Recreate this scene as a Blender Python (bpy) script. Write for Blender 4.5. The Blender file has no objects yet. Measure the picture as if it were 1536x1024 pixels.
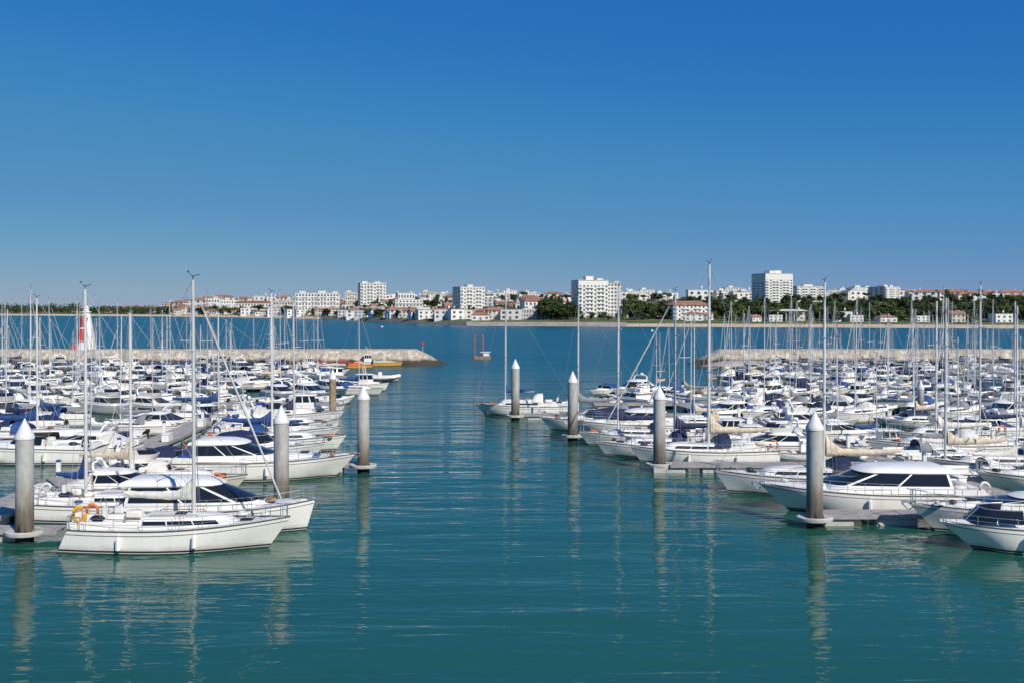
import bpy, bmesh, math, random
from mathutils import Vector, noise as mnoise

R = math.radians
FPX, YH, CX, H = 1450.0, 462.0, 768.0, 10.8     # focal length, horizon row, centre column (photo pixels), eye height
rnd = random.Random(7)
scene = bpy.context.scene
COL = scene.collection


def lerp(a, b, t): return a + (b - a) * t
def sst(a, b, x):
    t = min(1.0, max(0.0, (x - a) / (b - a)))
    return t * t * (3 - 2 * t)
def gd(y, z=0.0): return FPX * (H - z) / (y - YH)          # distance of a ground point seen on row y
def gx(px, D): return (px - CX) * D / FPX
def gz(y, D): return H - (y - YH) * D / FPX
def interp(tab, x):
    if x <= tab[0][0]: return tab[0][1]
    for (a, va), (b, vb) in zip(tab, tab[1:]):
        if x <= b: return lerp(va, vb, (x - a) / (b - a))
    return tab[-1][1]

ORD = ('first second third fourth fifth sixth seventh eighth ninth tenth eleventh twelfth thirteenth fourteenth fifteenth sixteenth '
       'seventeenth eighteenth nineteenth twentieth').split()
def ordw(n):
    if n < 20: return ORD[n]
    tens = {2: 'twenty', 3: 'thirty', 4: 'forty', 5: 'fifty', 6: 'sixty', 7: 'seventy'}
    k = n + 1
    if k % 10 == 0: return tens[k // 10][:-1] + 'ieth'
    return tens[k // 10] + '-' + ORD[k % 10 - 1]

# ------------------------------------------------------------------ materials
MATS = {}
def mat(name, col, rough=0.5, metal=0.0, var=0.0, vscale=1.5, bump=0.0, bscale=20, spec=0.5, rand=0.0, dirt=None, dscale=(1, 1, 1), damt=0.5):
    m = bpy.data.materials.new(name); m.use_nodes = True
    nt = m.node_tree; N = nt.nodes; L = nt.links
    b = N['Principled BSDF']
    b.inputs['Roughness'].default_value = rough; b.inputs['Metallic'].default_value = metal
    b.inputs['Specular IOR Level'].default_value = spec
    b.inputs['Base Color'].default_value = (*col, 1)
    tc = N.new('ShaderNodeTexCoord')
    cur = None
    if var:
        n = N.new('ShaderNodeTexNoise'); n.inputs['Scale'].default_value = vscale; n.inputs['Detail'].default_value = 5
        L.new(tc.outputs['Object'], n.inputs['Vector'])
        mr = N.new('ShaderNodeMapRange'); mr.inputs['From Min'].default_value = .3; mr.inputs['From Max'].default_value = .7
        mr.inputs['To Min'].default_value = 1 - var; mr.inputs['To Max'].default_value = 1 + var
        L.new(n.outputs['Fac'], mr.inputs['Value'])
        mx = N.new('ShaderNodeVectorMath'); mx.operation = 'SCALE'; mx.inputs[0].default_value = col
        L.new(mr.outputs['Result'], mx.inputs['Scale']); cur = mx.outputs['Vector']
    if dirt:
        n = N.new('ShaderNodeTexNoise'); n.inputs['Scale'].default_value = 1; n.inputs['Detail'].default_value = 6; n.inputs['Roughness'].default_value = .65
        mp = N.new('ShaderNodeMapping'); mp.inputs['Scale'].default_value = dscale
        L.new(tc.outputs['Object'], mp.inputs['Vector']); L.new(mp.outputs['Vector'], n.inputs['Vector'])
        mr = N.new('ShaderNodeMapRange'); mr.inputs['From Min'].default_value = .5; mr.inputs['From Max'].default_value = .75
        mr.inputs['To Max'].default_value = damt
        L.new(n.outputs['Fac'], mr.inputs['Value'])
        mx = N.new('ShaderNodeMix'); mx.data_type = 'RGBA'
        mx.inputs[6].default_value = (*col, 1); mx.inputs[7].default_value = (*dirt, 1)
        if cur: L.new(cur, mx.inputs[6])
        L.new(mr.outputs['Result'], mx.inputs[0]); cur = mx.outputs[2]
    if rand:
        oi = N.new('ShaderNodeObjectInfo')
        mr = N.new('ShaderNodeMapRange'); mr.inputs['To Min'].default_value = 1 - rand; mr.inputs['To Max'].default_value = 1 + rand * .3
        L.new(oi.outputs['Random'], mr.inputs['Value'])
        mx = N.new('ShaderNodeVectorMath'); mx.operation = 'SCALE'; mx.inputs[0].default_value = col
        if cur: L.new(cur, mx.inputs[0])
        L.new(mr.outputs['Result'], mx.inputs['Scale']); cur = mx.outputs['Vector']
    if cur: L.new(cur, b.inputs['Base Color'])
    if bump:
        n = N.new('ShaderNodeTexNoise'); n.inputs['Scale'].default_value = bscale; n.inputs['Detail'].default_value = 6
        L.new(tc.outputs['Object'], n.inputs['Vector'])
        bp = N.new('ShaderNodeBump'); bp.inputs['Strength'].default_value = bump; bp.inputs['Distance'].default_value = .1
        L.new(n.outputs['Fac'], bp.inputs['Height']); L.new(bp.outputs['Normal'], b.inputs['Normal'])
    MATS[name] = m
    return m

mat('hull_white', (.80, .785, .74), .28, rand=.1, dirt=(.50, .45, .35), dscale=(2.6, 2.6, .5), damt=.28)
mat('hull_cream', (.70, .66, .56), .3, rand=.1, dirt=(.48, .42, .32), dscale=(.5, .5, 2.5), damt=.35)
mat('hull_navy', (.018, .030, .075), .2, rand=.2, dirt=(.08, .09, .12), dscale=(.5, .5, 2), damt=.3)
mat('hull_grey', (.42, .45, .47), .3, rand=.1, dirt=(.3, .3, .28), dscale=(.5, .5, 2), damt=.3)
mat('hull_red', (.35, .05, .04), .3, dirt=(.25, .12, .1), dscale=(.5, .5, 2), damt=.3)
mat('hull_yellow', (.62, .36, .05), .4, dirt=(.3, .2, .08), dscale=(.5, .5, 2), damt=.4)
mat('gel_white', (.80, .79, .75), .35, rand=.08, dirt=(.60, .57, .50), dscale=(1.2, 1.2, 1.2), damt=.4)
mat('deck_white', (.74, .73, .69), .55, rand=.08, dirt=(.50, .47, .41), dscale=(1.5, 1.5, 1.5), damt=.5)
mat('stripe_navy', (.012, .018, .05), .35)
mat('stripe_blue', (.02, .09, .25), .35)
mat('stripe_grey', (.10, .10, .11), .4)
mat('bottom_dark', (.015, .018, .028), .6, dirt=(.05, .07, .04), dscale=(1, 1, 1), damt=.6)
mat('trim_dark', (.09, .085, .08), .5)
mat('trim_grey', (.32, .31, .30), .5)
mat('glass_dark', (.012, .014, .018), .06, spec=.7)
mat('glass_green', (.03, .06, .055), .06, spec=.7)
mat('canvas_blue', (.014, .058, .20), .75, var=.35, vscale=4, bump=.6, bscale=6)
mat('canvas_navy', (.012, .022, .07), .75, var=.4, vscale=4, bump=.6, bscale=6)
mat('canvas_white', (.66, .64, .59), .75, var=.12, vscale=3, bump=.6, bscale=6)
mat('canvas_grey2', (.50, .50, .49), .75, var=.15, vscale=3)
mat('canvas_tan', (.56, .48, .36), .75, var=.2, vscale=3, bump=.6, bscale=6)
mat('canvas_grey', (.22, .23, .25), .75, var=.25, vscale=3, bump=.6, bscale=6)
mat('canvas_red', (.35, .03, .03), .75, var=.25, vscale=3, bump=.6, bscale=6)
mat('canvas_green', (.03, .14, .11), .75, var=.25, vscale=3, bump=.6, bscale=6)
mat('alu', (.70, .70, .69), .42, metal=.2, rand=.25)
mat('steel', (.66, .66, .65), .28, metal=.8)
mat('wire', (.30, .30, .30), .5, metal=.3)
mat('teak', (.30, .19, .10), .7, var=.3, vscale=6)
mat('dark_plastic', (.02, .02, .022), .45)
mat('rubber', (.03, .03, .03), .8)
mat('orange', (.65, .16, .02), .6, var=.2)
mat('yellow', (.70, .38, .02), .6, var=.3, vscale=12)
mat('red_paint', (.50, .03, .025), .5, var=.2)
mat('rust_red', (.33, .12, .10), .7, var=.35, vscale=2)
mat('white_sail', (.78, .77, .74), .8, var=.05)
mat('grey_tube', (.30, .31, .33), .6, var=.1)

def scum(name, col=(.24, .20, .10)):
    # brown-green growth left along the waterline
    m = MATS[name]; nt = m.node_tree; N = nt.nodes; L = nt.links; b = N['Principled BSDF']; src = b.inputs['Base Color'].links[0].from_socket
    tc = N.new('ShaderNodeTexCoord'); sp = N.new('ShaderNodeSeparateXYZ'); L.new(tc.outputs['Object'], sp.inputs[0])
    n = N.new('ShaderNodeTexNoise'); n.inputs['Scale'].default_value = 1.6; n.inputs['Detail'].default_value = 5; L.new(tc.outputs['Object'], n.inputs['Vector'])
    a = N.new('ShaderNodeMath'); a.operation = 'MULTIPLY_ADD'; a.inputs[1].default_value = -.5; L.new(n.outputs['Fac'], a.inputs[0]); L.new(sp.outputs['Z'], a.inputs[2])
    r = N.new('ShaderNodeMapRange'); r.inputs['From Min'].default_value = -.08; r.inputs['From Max'].default_value = .16; r.inputs['To Min'].default_value = .45; r.inputs['To Max'].default_value = 0; L.new(a.outputs[0], r.inputs['Value'])
    x = N.new('ShaderNodeMix'); x.data_type = 'RGBA'; x.inputs[7].default_value = (*col, 1); L.new(r.outputs[0], x.inputs[0]); L.new(src, x.inputs[6]); L.new(x.outputs[2], b.inputs['Base Color'])
for q in ('hull_white', 'hull_cream', 'hull_grey'): scum(q)
# ------------------------------------------------------------------ mesh builder
class MB:
    def __init__(s): s.v, s.f, s.m = [], [], []
    def add(s, vs, fs, mi=0):
        o = len(s.v); s.v += [tuple(p) for p in vs]
        for k, f in enumerate(fs):
            s.f.append([i + o for i in f]); s.m.append(mi[k] if isinstance(mi, list) else mi)
        return s
    def box(s, c, d, mi=0, rz=0.0, taper=1.0, ch=0.0):
        cx, cy, cz = c; hx, hy, hz = d[0] / 2, d[1] / 2, d[2] / 2
        ca, sa = math.cos(rz), math.sin(rz)
        if ch:
            k = ch; R_ = []
            for z, ins, q in ((-hz, k, 1), (-hz + k, 0, 1), (hz - k, 0, taper), (hz, k, taper)):
                x, y = (hx - ins) * q, (hy - ins) * q
                R_.append([(cx + a * ca - b * sa, cy + a * sa + b * ca, cz + z) for a, b in
                           ((x - k, -y), (x, -y + k), (x, y - k), (x - k, y), (-x + k, y), (-x, y - k), (-x, -y + k), (-x + k, -y))])
            return s.loft(R_, mi)
        vs = []
        for z, t in ((-hz, 1.0), (hz, taper)):
            for x, y in ((-hx, -hy), (hx, -hy), (hx, hy), (-hx, hy)):
                x *= t; y *= t
                vs.append((cx + x * ca - y * sa, cy + x * sa + y * ca, cz + z))
        return s.add(vs, [(3, 2, 1, 0), (4, 5, 6, 7), (0, 1, 5, 4), (1, 2, 6, 5), (2, 3, 7, 6), (3, 0, 4, 7)], mi)
    def loft(s, rings, mi=0, closed=True, cap=True):
        n = len(rings[0]); vs = [p for r in rings for p in r]; fs = []; ms = []
        for k in range(len(rings) - 1):
            for i in range(n if closed else n - 1):
                j = (i + 1) % n
                fs.append((k * n + i, k * n + j, (k + 1) * n + j, (k + 1) * n + i)); ms.append(mi[k] if isinstance(mi, list) else mi)
        if cap and closed:
            fs.append(tuple(range(n - 1, -1, -1))); ms.append(mi[0] if isinstance(mi, list) else mi)
            fs.append(tuple(range((len(rings) - 1) * n, len(rings) * n))); ms.append(mi[-1] if isinstance(mi, list) else mi)
        return s.add(vs, fs, ms)
    def tube(s, pts, r, n=6, mi=0, closed=False):
        pts = [Vector(p) for p in pts]; rings = []; m = len(pts)
        for i, p in enumerate(pts):
            a = pts[i - 1] if (i > 0 or closed) else pts[i]
            b = pts[(i + 1) % m] if (i < m - 1 or closed) else pts[i]
            t = (b - a).normalized()
            u = t.cross(Vector((0, 0, 1)))
            if u.length < .05: u = t.cross(Vector((1, 0, 0)))
            u.normalize(); w = u.cross(t)
            rr = r[i] if isinstance(r, (list, tuple)) else r
            rings.append([tuple(p + (u * math.cos(2 * math.pi * k / n) + w * math.sin(2 * math.pi * k / n)) * rr) for k in range(n)])
        if closed: rings.append(rings[0])
        return s.loft(rings, mi, True, not closed)
    def lathe(s, prof, n=20, mi=0, c=(0, 0)):
        rings = [[(c[0] + r * math.cos(2 * math.pi * k / n), c[1] + r * math.sin(2 * math.pi * k / n), z) for k in range(n)] for r, z in prof]
        return s.loft(rings, mi)
    def mesh(s, name, mats, angle=38):
        me = bpy.data.meshes.new(name); me.from_pydata(s.v, [], s.f)
        for m in mats: me.materials.append(MATS[m] if isinstance(m, str) else m)
        me.polygons.foreach_set('material_index', s.m)
        bm = bmesh.new(); bm.from_mesh(me)
        bmesh.ops.remove_doubles(bm, verts=bm.verts, dist=1e-5)
        bmesh.ops.recalc_face_normals(bm, faces=bm.faces)
        bm.to_mesh(me); bm.free()
        me.polygons.foreach_set('use_smooth', [angle > 0] * len(me.polygons))
        if angle > 0: me.set_sharp_from_angle(angle=R(angle))
        me.update()
        return me

def tag(o, label=None, cat=None, group=None, kind=None):
    if label: o['label'] = label
    if cat: o['category'] = cat
    if group: o['group'] = group
    if kind: o['kind'] = kind
    return o
def put(name, me, parent=None, loc=None, rz=None):
    o = bpy.data.objects.new(name, me); COL.objects.link(o)
    if parent: o.parent = parent
    if loc: o.location = loc
    if rz is not None: o.rotation_euler = (0, 0, rz)
    return o
def empty(name, loc, rz=0.0, s=1.0):
    o = bpy.data.objects.new(name, None); COL.objects.link(o)
    o.location = loc; o.rotation_euler = (0, 0, rz); o.scale = (s, s, s); o.empty_display_size = .3
    return o

# ------------------------------------------------------------------ boats: hull geometry
class Hull:
    def __init__(s, L, B, fb, tw=.75, rake=.9, tsl=.0, bowp=2.3, flare=.12):
        s.L, s.B, s.fb, s.tw, s.rake, s.tsl, s.bowp, s.flare = L, B, fb, tw, rake, tsl, bowp, flare
    def fz(s, u):
        a, m, b = s.fb
        return lerp(a, m, sst(0, .4, u)) if u < .4 else m + (b - m) * ((u - .4) / .6) ** 1.6
    def hb(s, u):
        if u < .4: f = s.tw + (1 - s.tw) * math.sin(math.pi / 2 * u / .4)
        else: f = 1 - ((u - .4) / .6) ** s.bowp
        return max(.02, s.B / 2 * f)
    def x(s, u): return -s.L / 2 + s.L * u
    def sheer(s, u, k=1.0, dz=0.0): return (s.x(u), s.hb(u) * k, s.fz(u) + dz)
    def u(s, x): return (x + s.L / 2) / s.L
    def pt(s, u, z):
        fb = s.fz(u); a = min(1, max(0, (fb - z) / (fb + .35)))
        k = lerp(.93, .38, sst(.45, .98, u)) - s.flare * sst(.4, 1, u) * .5
        y = s.hb(u) * (1 - (1 - k) * a ** 1.7)
        x = s.x(u) - s.rake * a * sst(.5, 1, u) ** 2 + s.tsl * (1 - a) * max(0, (.15 - u) / .15)
        return (x, y, z)
    def edge(s, u, dz=0.0, k=1.0):
        p = s.pt(u, s.fz(u)); return (p[0], p[1] * k, p[2] + dz)
    def build(s, N=18):
        mb = MB(); g = []
        for i in range(N + 1):
            u = i / N; u = u ** .9
            fb = s.fz(u)
            zs = [fb + .05, fb - .03, fb - .16, fb - .20, fb * .62, fb * .38, .17, .09, .05, -.35]
            g.append([s.pt(u, z) if z < fb else (s.pt(u, fb)[0], s.pt(u, fb)[1] * 1.0, z) for z in zs])
        rows = [1, 0, 1, 0, 0, 0, 2, 0, 3]       # hull, trim, stripe, bottom
        rows[0] = 1; rows[2] = 4
        n = len(g[0])
        for sgn in (1, -1):
            vs = [(p[0], p[1] * sgn, p[2]) for st in g for p in st]; fs = []; ms = []
            for i in range(N):
                for j in range(n - 1):
                    fs.append((i * n + j, (i + 1) * n + j, (i + 1) * n + j + 1, i * n + j + 1)); ms.append(rows[j])
            mb.add(vs, fs, ms)
        vs = [(p[0], p[1] * q, p[2]) for q in (1, -1) for p in g[0]]
        mb.add(vs, [(j, j + 1, n + j + 1, n + j) for j in range(n - 1)], [rows[j] if j not in (2,) else 0 for j in range(n - 1)])
        b = [(st[-1][0], st[-1][1] * q, st[-1][2]) for st in g for q in (1, -1)]
        mb.add(b, [(2 * i, 2 * i + 1, 2 * i + 3, 2 * i + 2) for i in range(N)], 3)
        return mb
    def deck(s, N=18, u0=0.0, u1=1.0, camber=.05):
        mb = MB(); rings = []
        for i in range(N + 1):
            u = (u0 + (u1 - u0) * i / N) ** .9
            x, y, z = s.pt(u, s.fz(u)); y *= .985; z -= .012
            rings.append([(x, y, z), (x, y * .5, z + camber * .75), (x, 0, z + camber), (x, -y * .5, z + camber * .75), (x, -y, z)])
        return mb.loft(rings, 0, False)

class Kit:
    def __init__(s): s.parts = []
    def add(s, name, mb, roles, parent=None, angle=38):
        if not mb.v: return None
        s.parts.append((name, mb.mesh(name, [ROLE[r] for r in roles], angle), roles, parent)); return len(s.parts) - 1
ROLE = dict(hull='hull_white', trim='trim_dark', stripe='stripe_navy', bottom='bottom_dark', accent='stripe_grey', deck='deck_white', gel='gel_white',
            glass='glass_dark', canvas='canvas_blue', canvas2='canvas_blue', metal='alu', steel='steel', wire='wire', teak='teak', dark='dark_plastic', jib='canvas_grey2',
            rubber='rubber', tube='grey_tube', orange='orange', seat='canvas_white', white='gel_white')
HULLROLES = ['hull', 'trim', 'stripe', 'bottom', 'accent']

def outline(xb, xf, w, taper, nose, ts):
    half = [(xb, 0.0)] + [(lerp(xb, xf - nose, t), w * (1 - taper * t * t)) for t in ts]
    wf = w * (1 - taper)
    for a in (30, 60): half.append((xf - nose + nose * math.sin(R(a)), wf * math.cos(R(a)) ** .8))
    half.append((xf, 0.0))
    return half + [(x, -y) for x, y in reversed(half[1:-1])]

def cabin(kit, levels, band=None, grange=(-99, 99), front=True, parent=None, ts=(0, .04, .335, .35, .655, .67, .96, 1), name='cabin', win='cabin_window', roles=('gel', 'glass'), crown=.05):
    """levels: (z, xb, xf, w, taper, nose); band: the level whose faces are glass"""
    outs = [[(x, y, l[0]) for x, y in outline(l[1], l[2], l[3], l[4], l[5], ts)] for l in levels]
    n = len(outs[0]); W = MB(); gp, gs, gf = MB(), MB(), MB()
    for k in range(len(outs) - 1):
        for i in range(n):
            j = (i + 1) % n
            q = [outs[k][i], outs[k][j], outs[k + 1][j], outs[k + 1][i]]
            mx = (q[0][0] + q[1][0]) / 2; my = (q[0][1] + q[1][1]) / 2
            d = abs(q[0][0] - q[1][0]); tgt = W
            if k == band:
                half = len(ts)
                isnose = (half <= i <= half + 3) if i <= n // 2 else False
                i2 = i if i < n // 2 else n - 1 - i
                if i2 >= half:
                    if front: tgt = gf
                elif i2 >= 1 and d > .1 * abs(levels[0][2] - levels[0][1]) and grange[0] <= mx <= grange[1]:
                    tgt = gp if my > 0 else gs
            tgt.add(q, [(0, 1, 2, 3)])
    top = outs[-1]; zt = levels[-1][0] + crown
    cxm = sum(p[0] for p in top) / n
    W.add(top + [(cxm, 0, zt)], [(i, (i + 1) % n, n) for i in range(n)])
    p = kit.add(name, W, [roles[0]], parent)
    base = parent if parent is not None else p
    kit.add(win, gp, [roles[1]], base); kit.add(win, gs, [roles[1]], base); kit.add('windscreen', gf, [roles[1]], base)
    return p

def rails(kit, h, u0, u1, ht=.55, r=.014, n=7, sides=True, bow=True, seg=5):
    for sg in (1, -1):
        mb = MB(); top = []
        us = [lerp(u0, u1, i / n) for i in range(n + 1)]
        for u in us:
            x, y, z = h.edge(u, k=.95); top.append((x, y * sg, z + ht)); mb.tube([(x, y * sg, z), (x, y * sg, z + ht)], r, seg)
        mb.tube(top, r * .8, seg)
        mb.tube([(x, y, z - ht * .48) for x, y, z in top], r * .6, seg)
        kit.add('guard_rail', mb, ['steel'])
    if bow:
        mb = MB(); us = (u1, lerp(u1, 1, .6), .985)
        a = [h.edge(u, k=.95) for u in us]
        tp = [(x, y, z + ht * 1.08) for x, y, z in a]
        path = tp + [(tp[-1][0] + .22, 0, tp[-1][2] + .03)] + [(x, -y, z) for x, y, z in reversed(tp)]
        mb.tube(path, r * 1.5, seg)
        for (x, y, z), (X, Y, Z) in zip(a[1:], tp[1:]):
            for sg in (1, -1): mb.tube([(x, y * sg, z), (X, Y * sg, Z)], r * 1.3, seg)
        kit.add('pulpit', mb, ['steel'])

def clutter(kit, h, L, B, zc, zdeck):
    r = random.Random(int(L * 1000) + len(kit.parts))
    for i in range(3):
        x = r.choice((L * .38, L * .30, -L * .3, -L * .38, -L * .2)) + r.uniform(-.3, .3); y = r.uniform(-.28, .28) * B; z = (zdeck if x > 0 else zc) + .1; q = r.uniform(.16, .26)
        mb = MB()
        for lay in range(3): mb.tube([(x + (q - lay * .03) * math.cos(a), y + (q - lay * .03) * math.sin(a), z + .035 * lay) for a in [j * math.pi / 5 for j in range(10)]], .03, 5, 0, True)
        kit.add('rope_coil', mb, [r.choice(('orange', 'dark', 'seat', 'teak', 'canvas2'))])
    mb = MB(); mb.box((-L * .25 + r.uniform(-.6, .6), r.choice((-1, 1)) * B * .2, zc + .35), (.75, .45, .34), 0, r.uniform(-.4, .4), ch=.07); kit.add('locker', mb, ['gel'])
    mb = MB(); mb.box((-L * .36 + r.uniform(-.5, .5), r.uniform(-.2, .2) * B, zc + .3), (.6, .5, .22), 0, r.uniform(-1, 1), ch=.08); kit.add('cushion', mb, [r.choice(('canvas2', 'dark', 'seat', 'canvas'))])
    for sg in (1, -1):
        x, y, z = h.edge(.03); mb = MB(); mb.tube([(x, y * sg * .95, z + .08), (x - .6, y * sg * 1.1, z * .7), (x - 1.3, y * sg * 1.3, .55)], .018, 4); kit.add('mooring_line', mb, ['wire'])
    mb = MB(); x, y, z = h.edge(.04, k=.9); mb.tube([(x, y + .05 + .02, z + .5) if 0 else (x + .26 * math.cos(a), y, z + .42 + .3 * math.sin(a)) for a in [R(-40 + 26 * j) for j in range(11)]], .075, 7); kit.add('horseshoe_buoy', mb, [r.choice(('orange', 'seat', 'seat', 'canvas'))])
def fender_parts(kit, h, us, sides=(1, -1)):
    for u in us:
        for sg in sides:
            x, y, z = h.edge(u); mb = MB()
            mb.tube([(x, (y + .10) * sg, z - .2), (x, (y + .12) * sg, z - .27), (x, (y + .12) * sg, z - .75), (x, (y + .12) * sg, z - .82)], [.03, .11, .11, .03], 8, 0)
            mb.tube([(x, y * sg * .97, z + .04), (x, (y + .10) * sg, z - .2)], .012, 4, 0)
            kit.add('fender', mb, ['white'])

def kit_sail(L=10.0, B=3.3, Hm=12.0, mf=.42, lod=0, hood=True, boomd=-1, coverlen=.36, cover=True, furl=True, fb=None, tsl=.0, rake=1.1, mast_r=.085, wheel=True, wirer=.011, rakeboom=.0, fat=.2, roofh=.42, peak=.42):
    k = Kit(); fb = fb or (L * .092, L * .088, L * .115)
    h = Hull(L, B, fb, .72, rake, tsl)
    k.add('hull', h.build(18 if lod == 0 else 11), HULLROLES)
    k.add('deck', h.deck(14 if lod == 0 else 8), ['deck'])
    dz = fb[1]; xm = L / 2 - mf * L          # mf: mast position from the bow
    # coachroof
    xb, xf = -L * .14, L * .30
    w = B * .33
    z0 = dz - .05
    cb = cabin(k, [(z0, xb, xf, w, .42, .7), (z0 + .22, xb + .02, xf - .25, w * .97, .42, .6), (z0 + .40, xb + .04, xf - .55, w * .90, .42, .5), (z0 + .40 + roofh * .35, xb + .08, xf - 1.0, w * .78, .42, .4)],
               band=1, grange=(-L * .13, L * .16), front=False, crown=.06)
    zr = z0 + .40 + roofh * .35
    if lod == 0:
        for hx, hw in ((L * .02, .5), (L * .31, .55)):
            mb = MB(); zz = zr + .02 if hx < L * .2 else h.fz(.81) + .06
            mb.box((hx, 0, zz + .03), (hw, hw, .07), 0, ch=.02); k.add('hatch', mb, ['glass'], cb)
        for sg in (1, -1):
            mb = MB(); mb.tube([(-L * .1, sg * w * .68, zr + .02), (-L * .09, sg * w * .68, zr + .09), (L * .1, sg * w * .58, zr + .09), (L * .11, sg * w * .58, zr + .02)], .02, 5)
            k.add('grab_rail', mb, ['teak'], cb)
    # cockpit
    c0, c1 = -L * .45, -L * .14
    mb = MB(); zc = fb[0] + .03
    for sg in (1, -1):
        mb.box(((c0 + c1) / 2, sg * B * .27, zc + .12), (c1 - c0, .16, .34), 0, ch=.04)
        mb.box(((c0 + c1) / 2, sg * B * .185, zc + .03), (c1 - c0 - .05, B * .1, .12), 1)
    mb.box(((c0 + c1) / 2, 0, zc + .045), (c1 - c0 - .02, B * .25, .02), 2)
    k.add('cockpit', mb, ['gel', 'seat', 'teak' if lod == 0 else 'dark'])
    if lod == 0 and wheel:
        mb = MB(); xw = -L * .33
        mb.tube([(xw, .45 * math.cos(a), zc + .75 + .45 * math.sin(a)) for a in [i * math.pi / 8 for i in range(16)]], .018, 5, 0, True)
        for a in range(3): mb.tube([(xw, .45 * math.cos(a * 2.09), zc + .75 + .45 * math.sin(a * 2.09)), (xw, 0, zc + .75)], .012, 4, 0)
        mb.box((xw + .12, 0, zc + .4), (.16, .2, .8), 1)
        k.add('steering_wheel', mb, ['steel', 'gel'])
        for sg in (1, -1):
            mb = MB(); mb.lathe([(.08, zc + .28), (.09, zc + .36), (.05, zc + .4), (.06, zc + .46)], 8, 0, (-L * .2, sg * B * .275)); k.add('winch', mb, ['steel'])
    if hood:
        mb = MB(); rings = []
        for t, hh, ww in ((0, .72, 1.0), (.45, .70, 1.0), (.8, .5, .95), (1.0, .05, .9)):
            x = xb - .35 + t * 1.15
            rings.append([(x, w * 1.02 * ww * math.cos(a), zr - .22 + (hh + .12) * math.sin(a) ** .7) for a in [math.pi * i / 8 for i in range(9)]])
        mb.loft(rings, 0, False)
        sh = k.add('sprayhood', mb, ['canvas2'])
        if lod == 0:
            mb = MB(); r2 = rings[2]; r3 = rings[3]
            q = [tuple(lerp(a, b, t) + o for a, b, o in zip(r2[i], r3[i], (.012, 0, .02))) for t in (.15, .85) for i in (3, 4, 5)]
            mb.add(q, [(0, 1, 4, 3), (1, 2, 5, 4)]); k.add('clear_panel', mb, ['glass'], sh)
    # mast
    zm = zr - .05 if xm < xf - 1 else h.fz(h.u(xm)) + .05
    top = Hm
    mb = MB(); mb.tube([(xm, 0, zm), (xm - .02, 0, top * .6), (xm - .05, 0, top)], [mast_r, mast_r, mast_r * .72], 8 if lod == 0 else 5)
    mi = k.add('mast', mb, ['metal'])
    for fr, sl in ((.40, 1.0), (.70, .75)):
        zz = lerp(zm, top, fr)
        for sg in (1, -1):
            mb = MB(); mb.tube([(xm, 0, zz), (xm - .15, sg * sl * B * .30, zz + .06)], .032 if lod == 0 else .04, 5); k.add('spreader', mb, ['metal'], mi)
        if lod: break
    mb = MB(); mb.tube([(xm - .05, 0, top), (xm - .05, 0, top + .22)], .02, 4) if lod == 0 else mb.tube([(xm - .05, 0, top), (xm - .05, 0, top + .7)], .016, 4)
    if lod: k.add('antenna', mb, ['dark'], mi)
    vs_ = .6 if mast_r >= .088 else .45
    if lod == 0:
        mb.tube([(xm - .05, 0, top + .14), (xm + .4 * vs_, .1, top + .14 + .2 * vs_)], .016, 4); mb.tube([(xm - .05, 0, top + .12), (xm - .35 * vs_, -.12, top + .12 + .35 * vs_)], .012, 4)
        mb.box((xm - .37 * vs_, -.12, top + .14 + .38 * vs_), (.12 * vs_, .02, .07)); k.add('wind_vane', mb, ['dark'], mi)
    # boom and cover
    zb = zr + .75; bl = L * coverlen * -boomd
    mb = MB(); mb.tube([(xm - .1 * -boomd, 0, zb), (xm - bl, 0, zb + .05 + rakeboom)], .06, 6); bi = k.add('boom', mb, ['metal'])
    if cover:
        rings = []
        for t in [i / 9 for i in range(10)]:
            rr = fat * (1.15 - .6 * t) * (1 + .10 * math.sin(t * 23)); up = peak * max(0, 1 - t / .16)
            x = xm - .10 * -boomd - bl * .97 * t; z = zb + .14 + (.05 + rakeboom) * t - .06 * math.sin(t * math.pi)
            rings.append([(x, rr * .8 * math.cos(a), z + (rr + (up if math.sin(a) > .3 else 0)) * math.sin(a) * 1.15) for a in [2 * math.pi * i / 9 for i in range(9)]])
        mb = MB(); mb.loft(rings, 0); k.add('sail_cover', mb, ['canvas'], bi)
    # rigging
    xbow = L / 2 - .12; zbow = fb[2] + .05
    wr = wirer
    if furl:
        mb = MB(); mb.tube([(lerp(xbow, xm, t), 0, lerp(zbow, top * .97, t)) for t in (.04, .1, .5, .8, .93)], [.02, .045, .05, .04, .02] if lod == 0 else [.02, .03, .035, .03, .02], 6 if lod == 0 else 5); k.add('furled_jib', mb, ['jib'])
    mb = MB(); mb.tube([(xbow, 0, zbow), (xm, 0, top * .985)], wr, 4); k.add('forestay', mb, ['wire'])
    mb = MB(); mb.tube([(-L / 2 + .1, 0, fb[0]), (xm - .05, 0, top)], wr, 4); k.add('backstay', mb, ['wire'])
    ye = h.edge(h.u(xm - .2))[1] * .93; ze = h.fz(h.u(xm))
    for sg in (1, -1):
        mb = MB(); z7 = lerp(zm, top, .4)
        mb.tube([(xm - .25, sg * ye, ze), (xm - .15, sg * B * .30, z7 + .06), (xm - .03, 0, top * .97)], wr, 4)
        if lod == 0:
            mb.tube([(xm - .1, sg * ye, ze), (xm, 0, z7)], wr, 4)
        k.add('shroud', mb, ['wire'])
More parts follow.
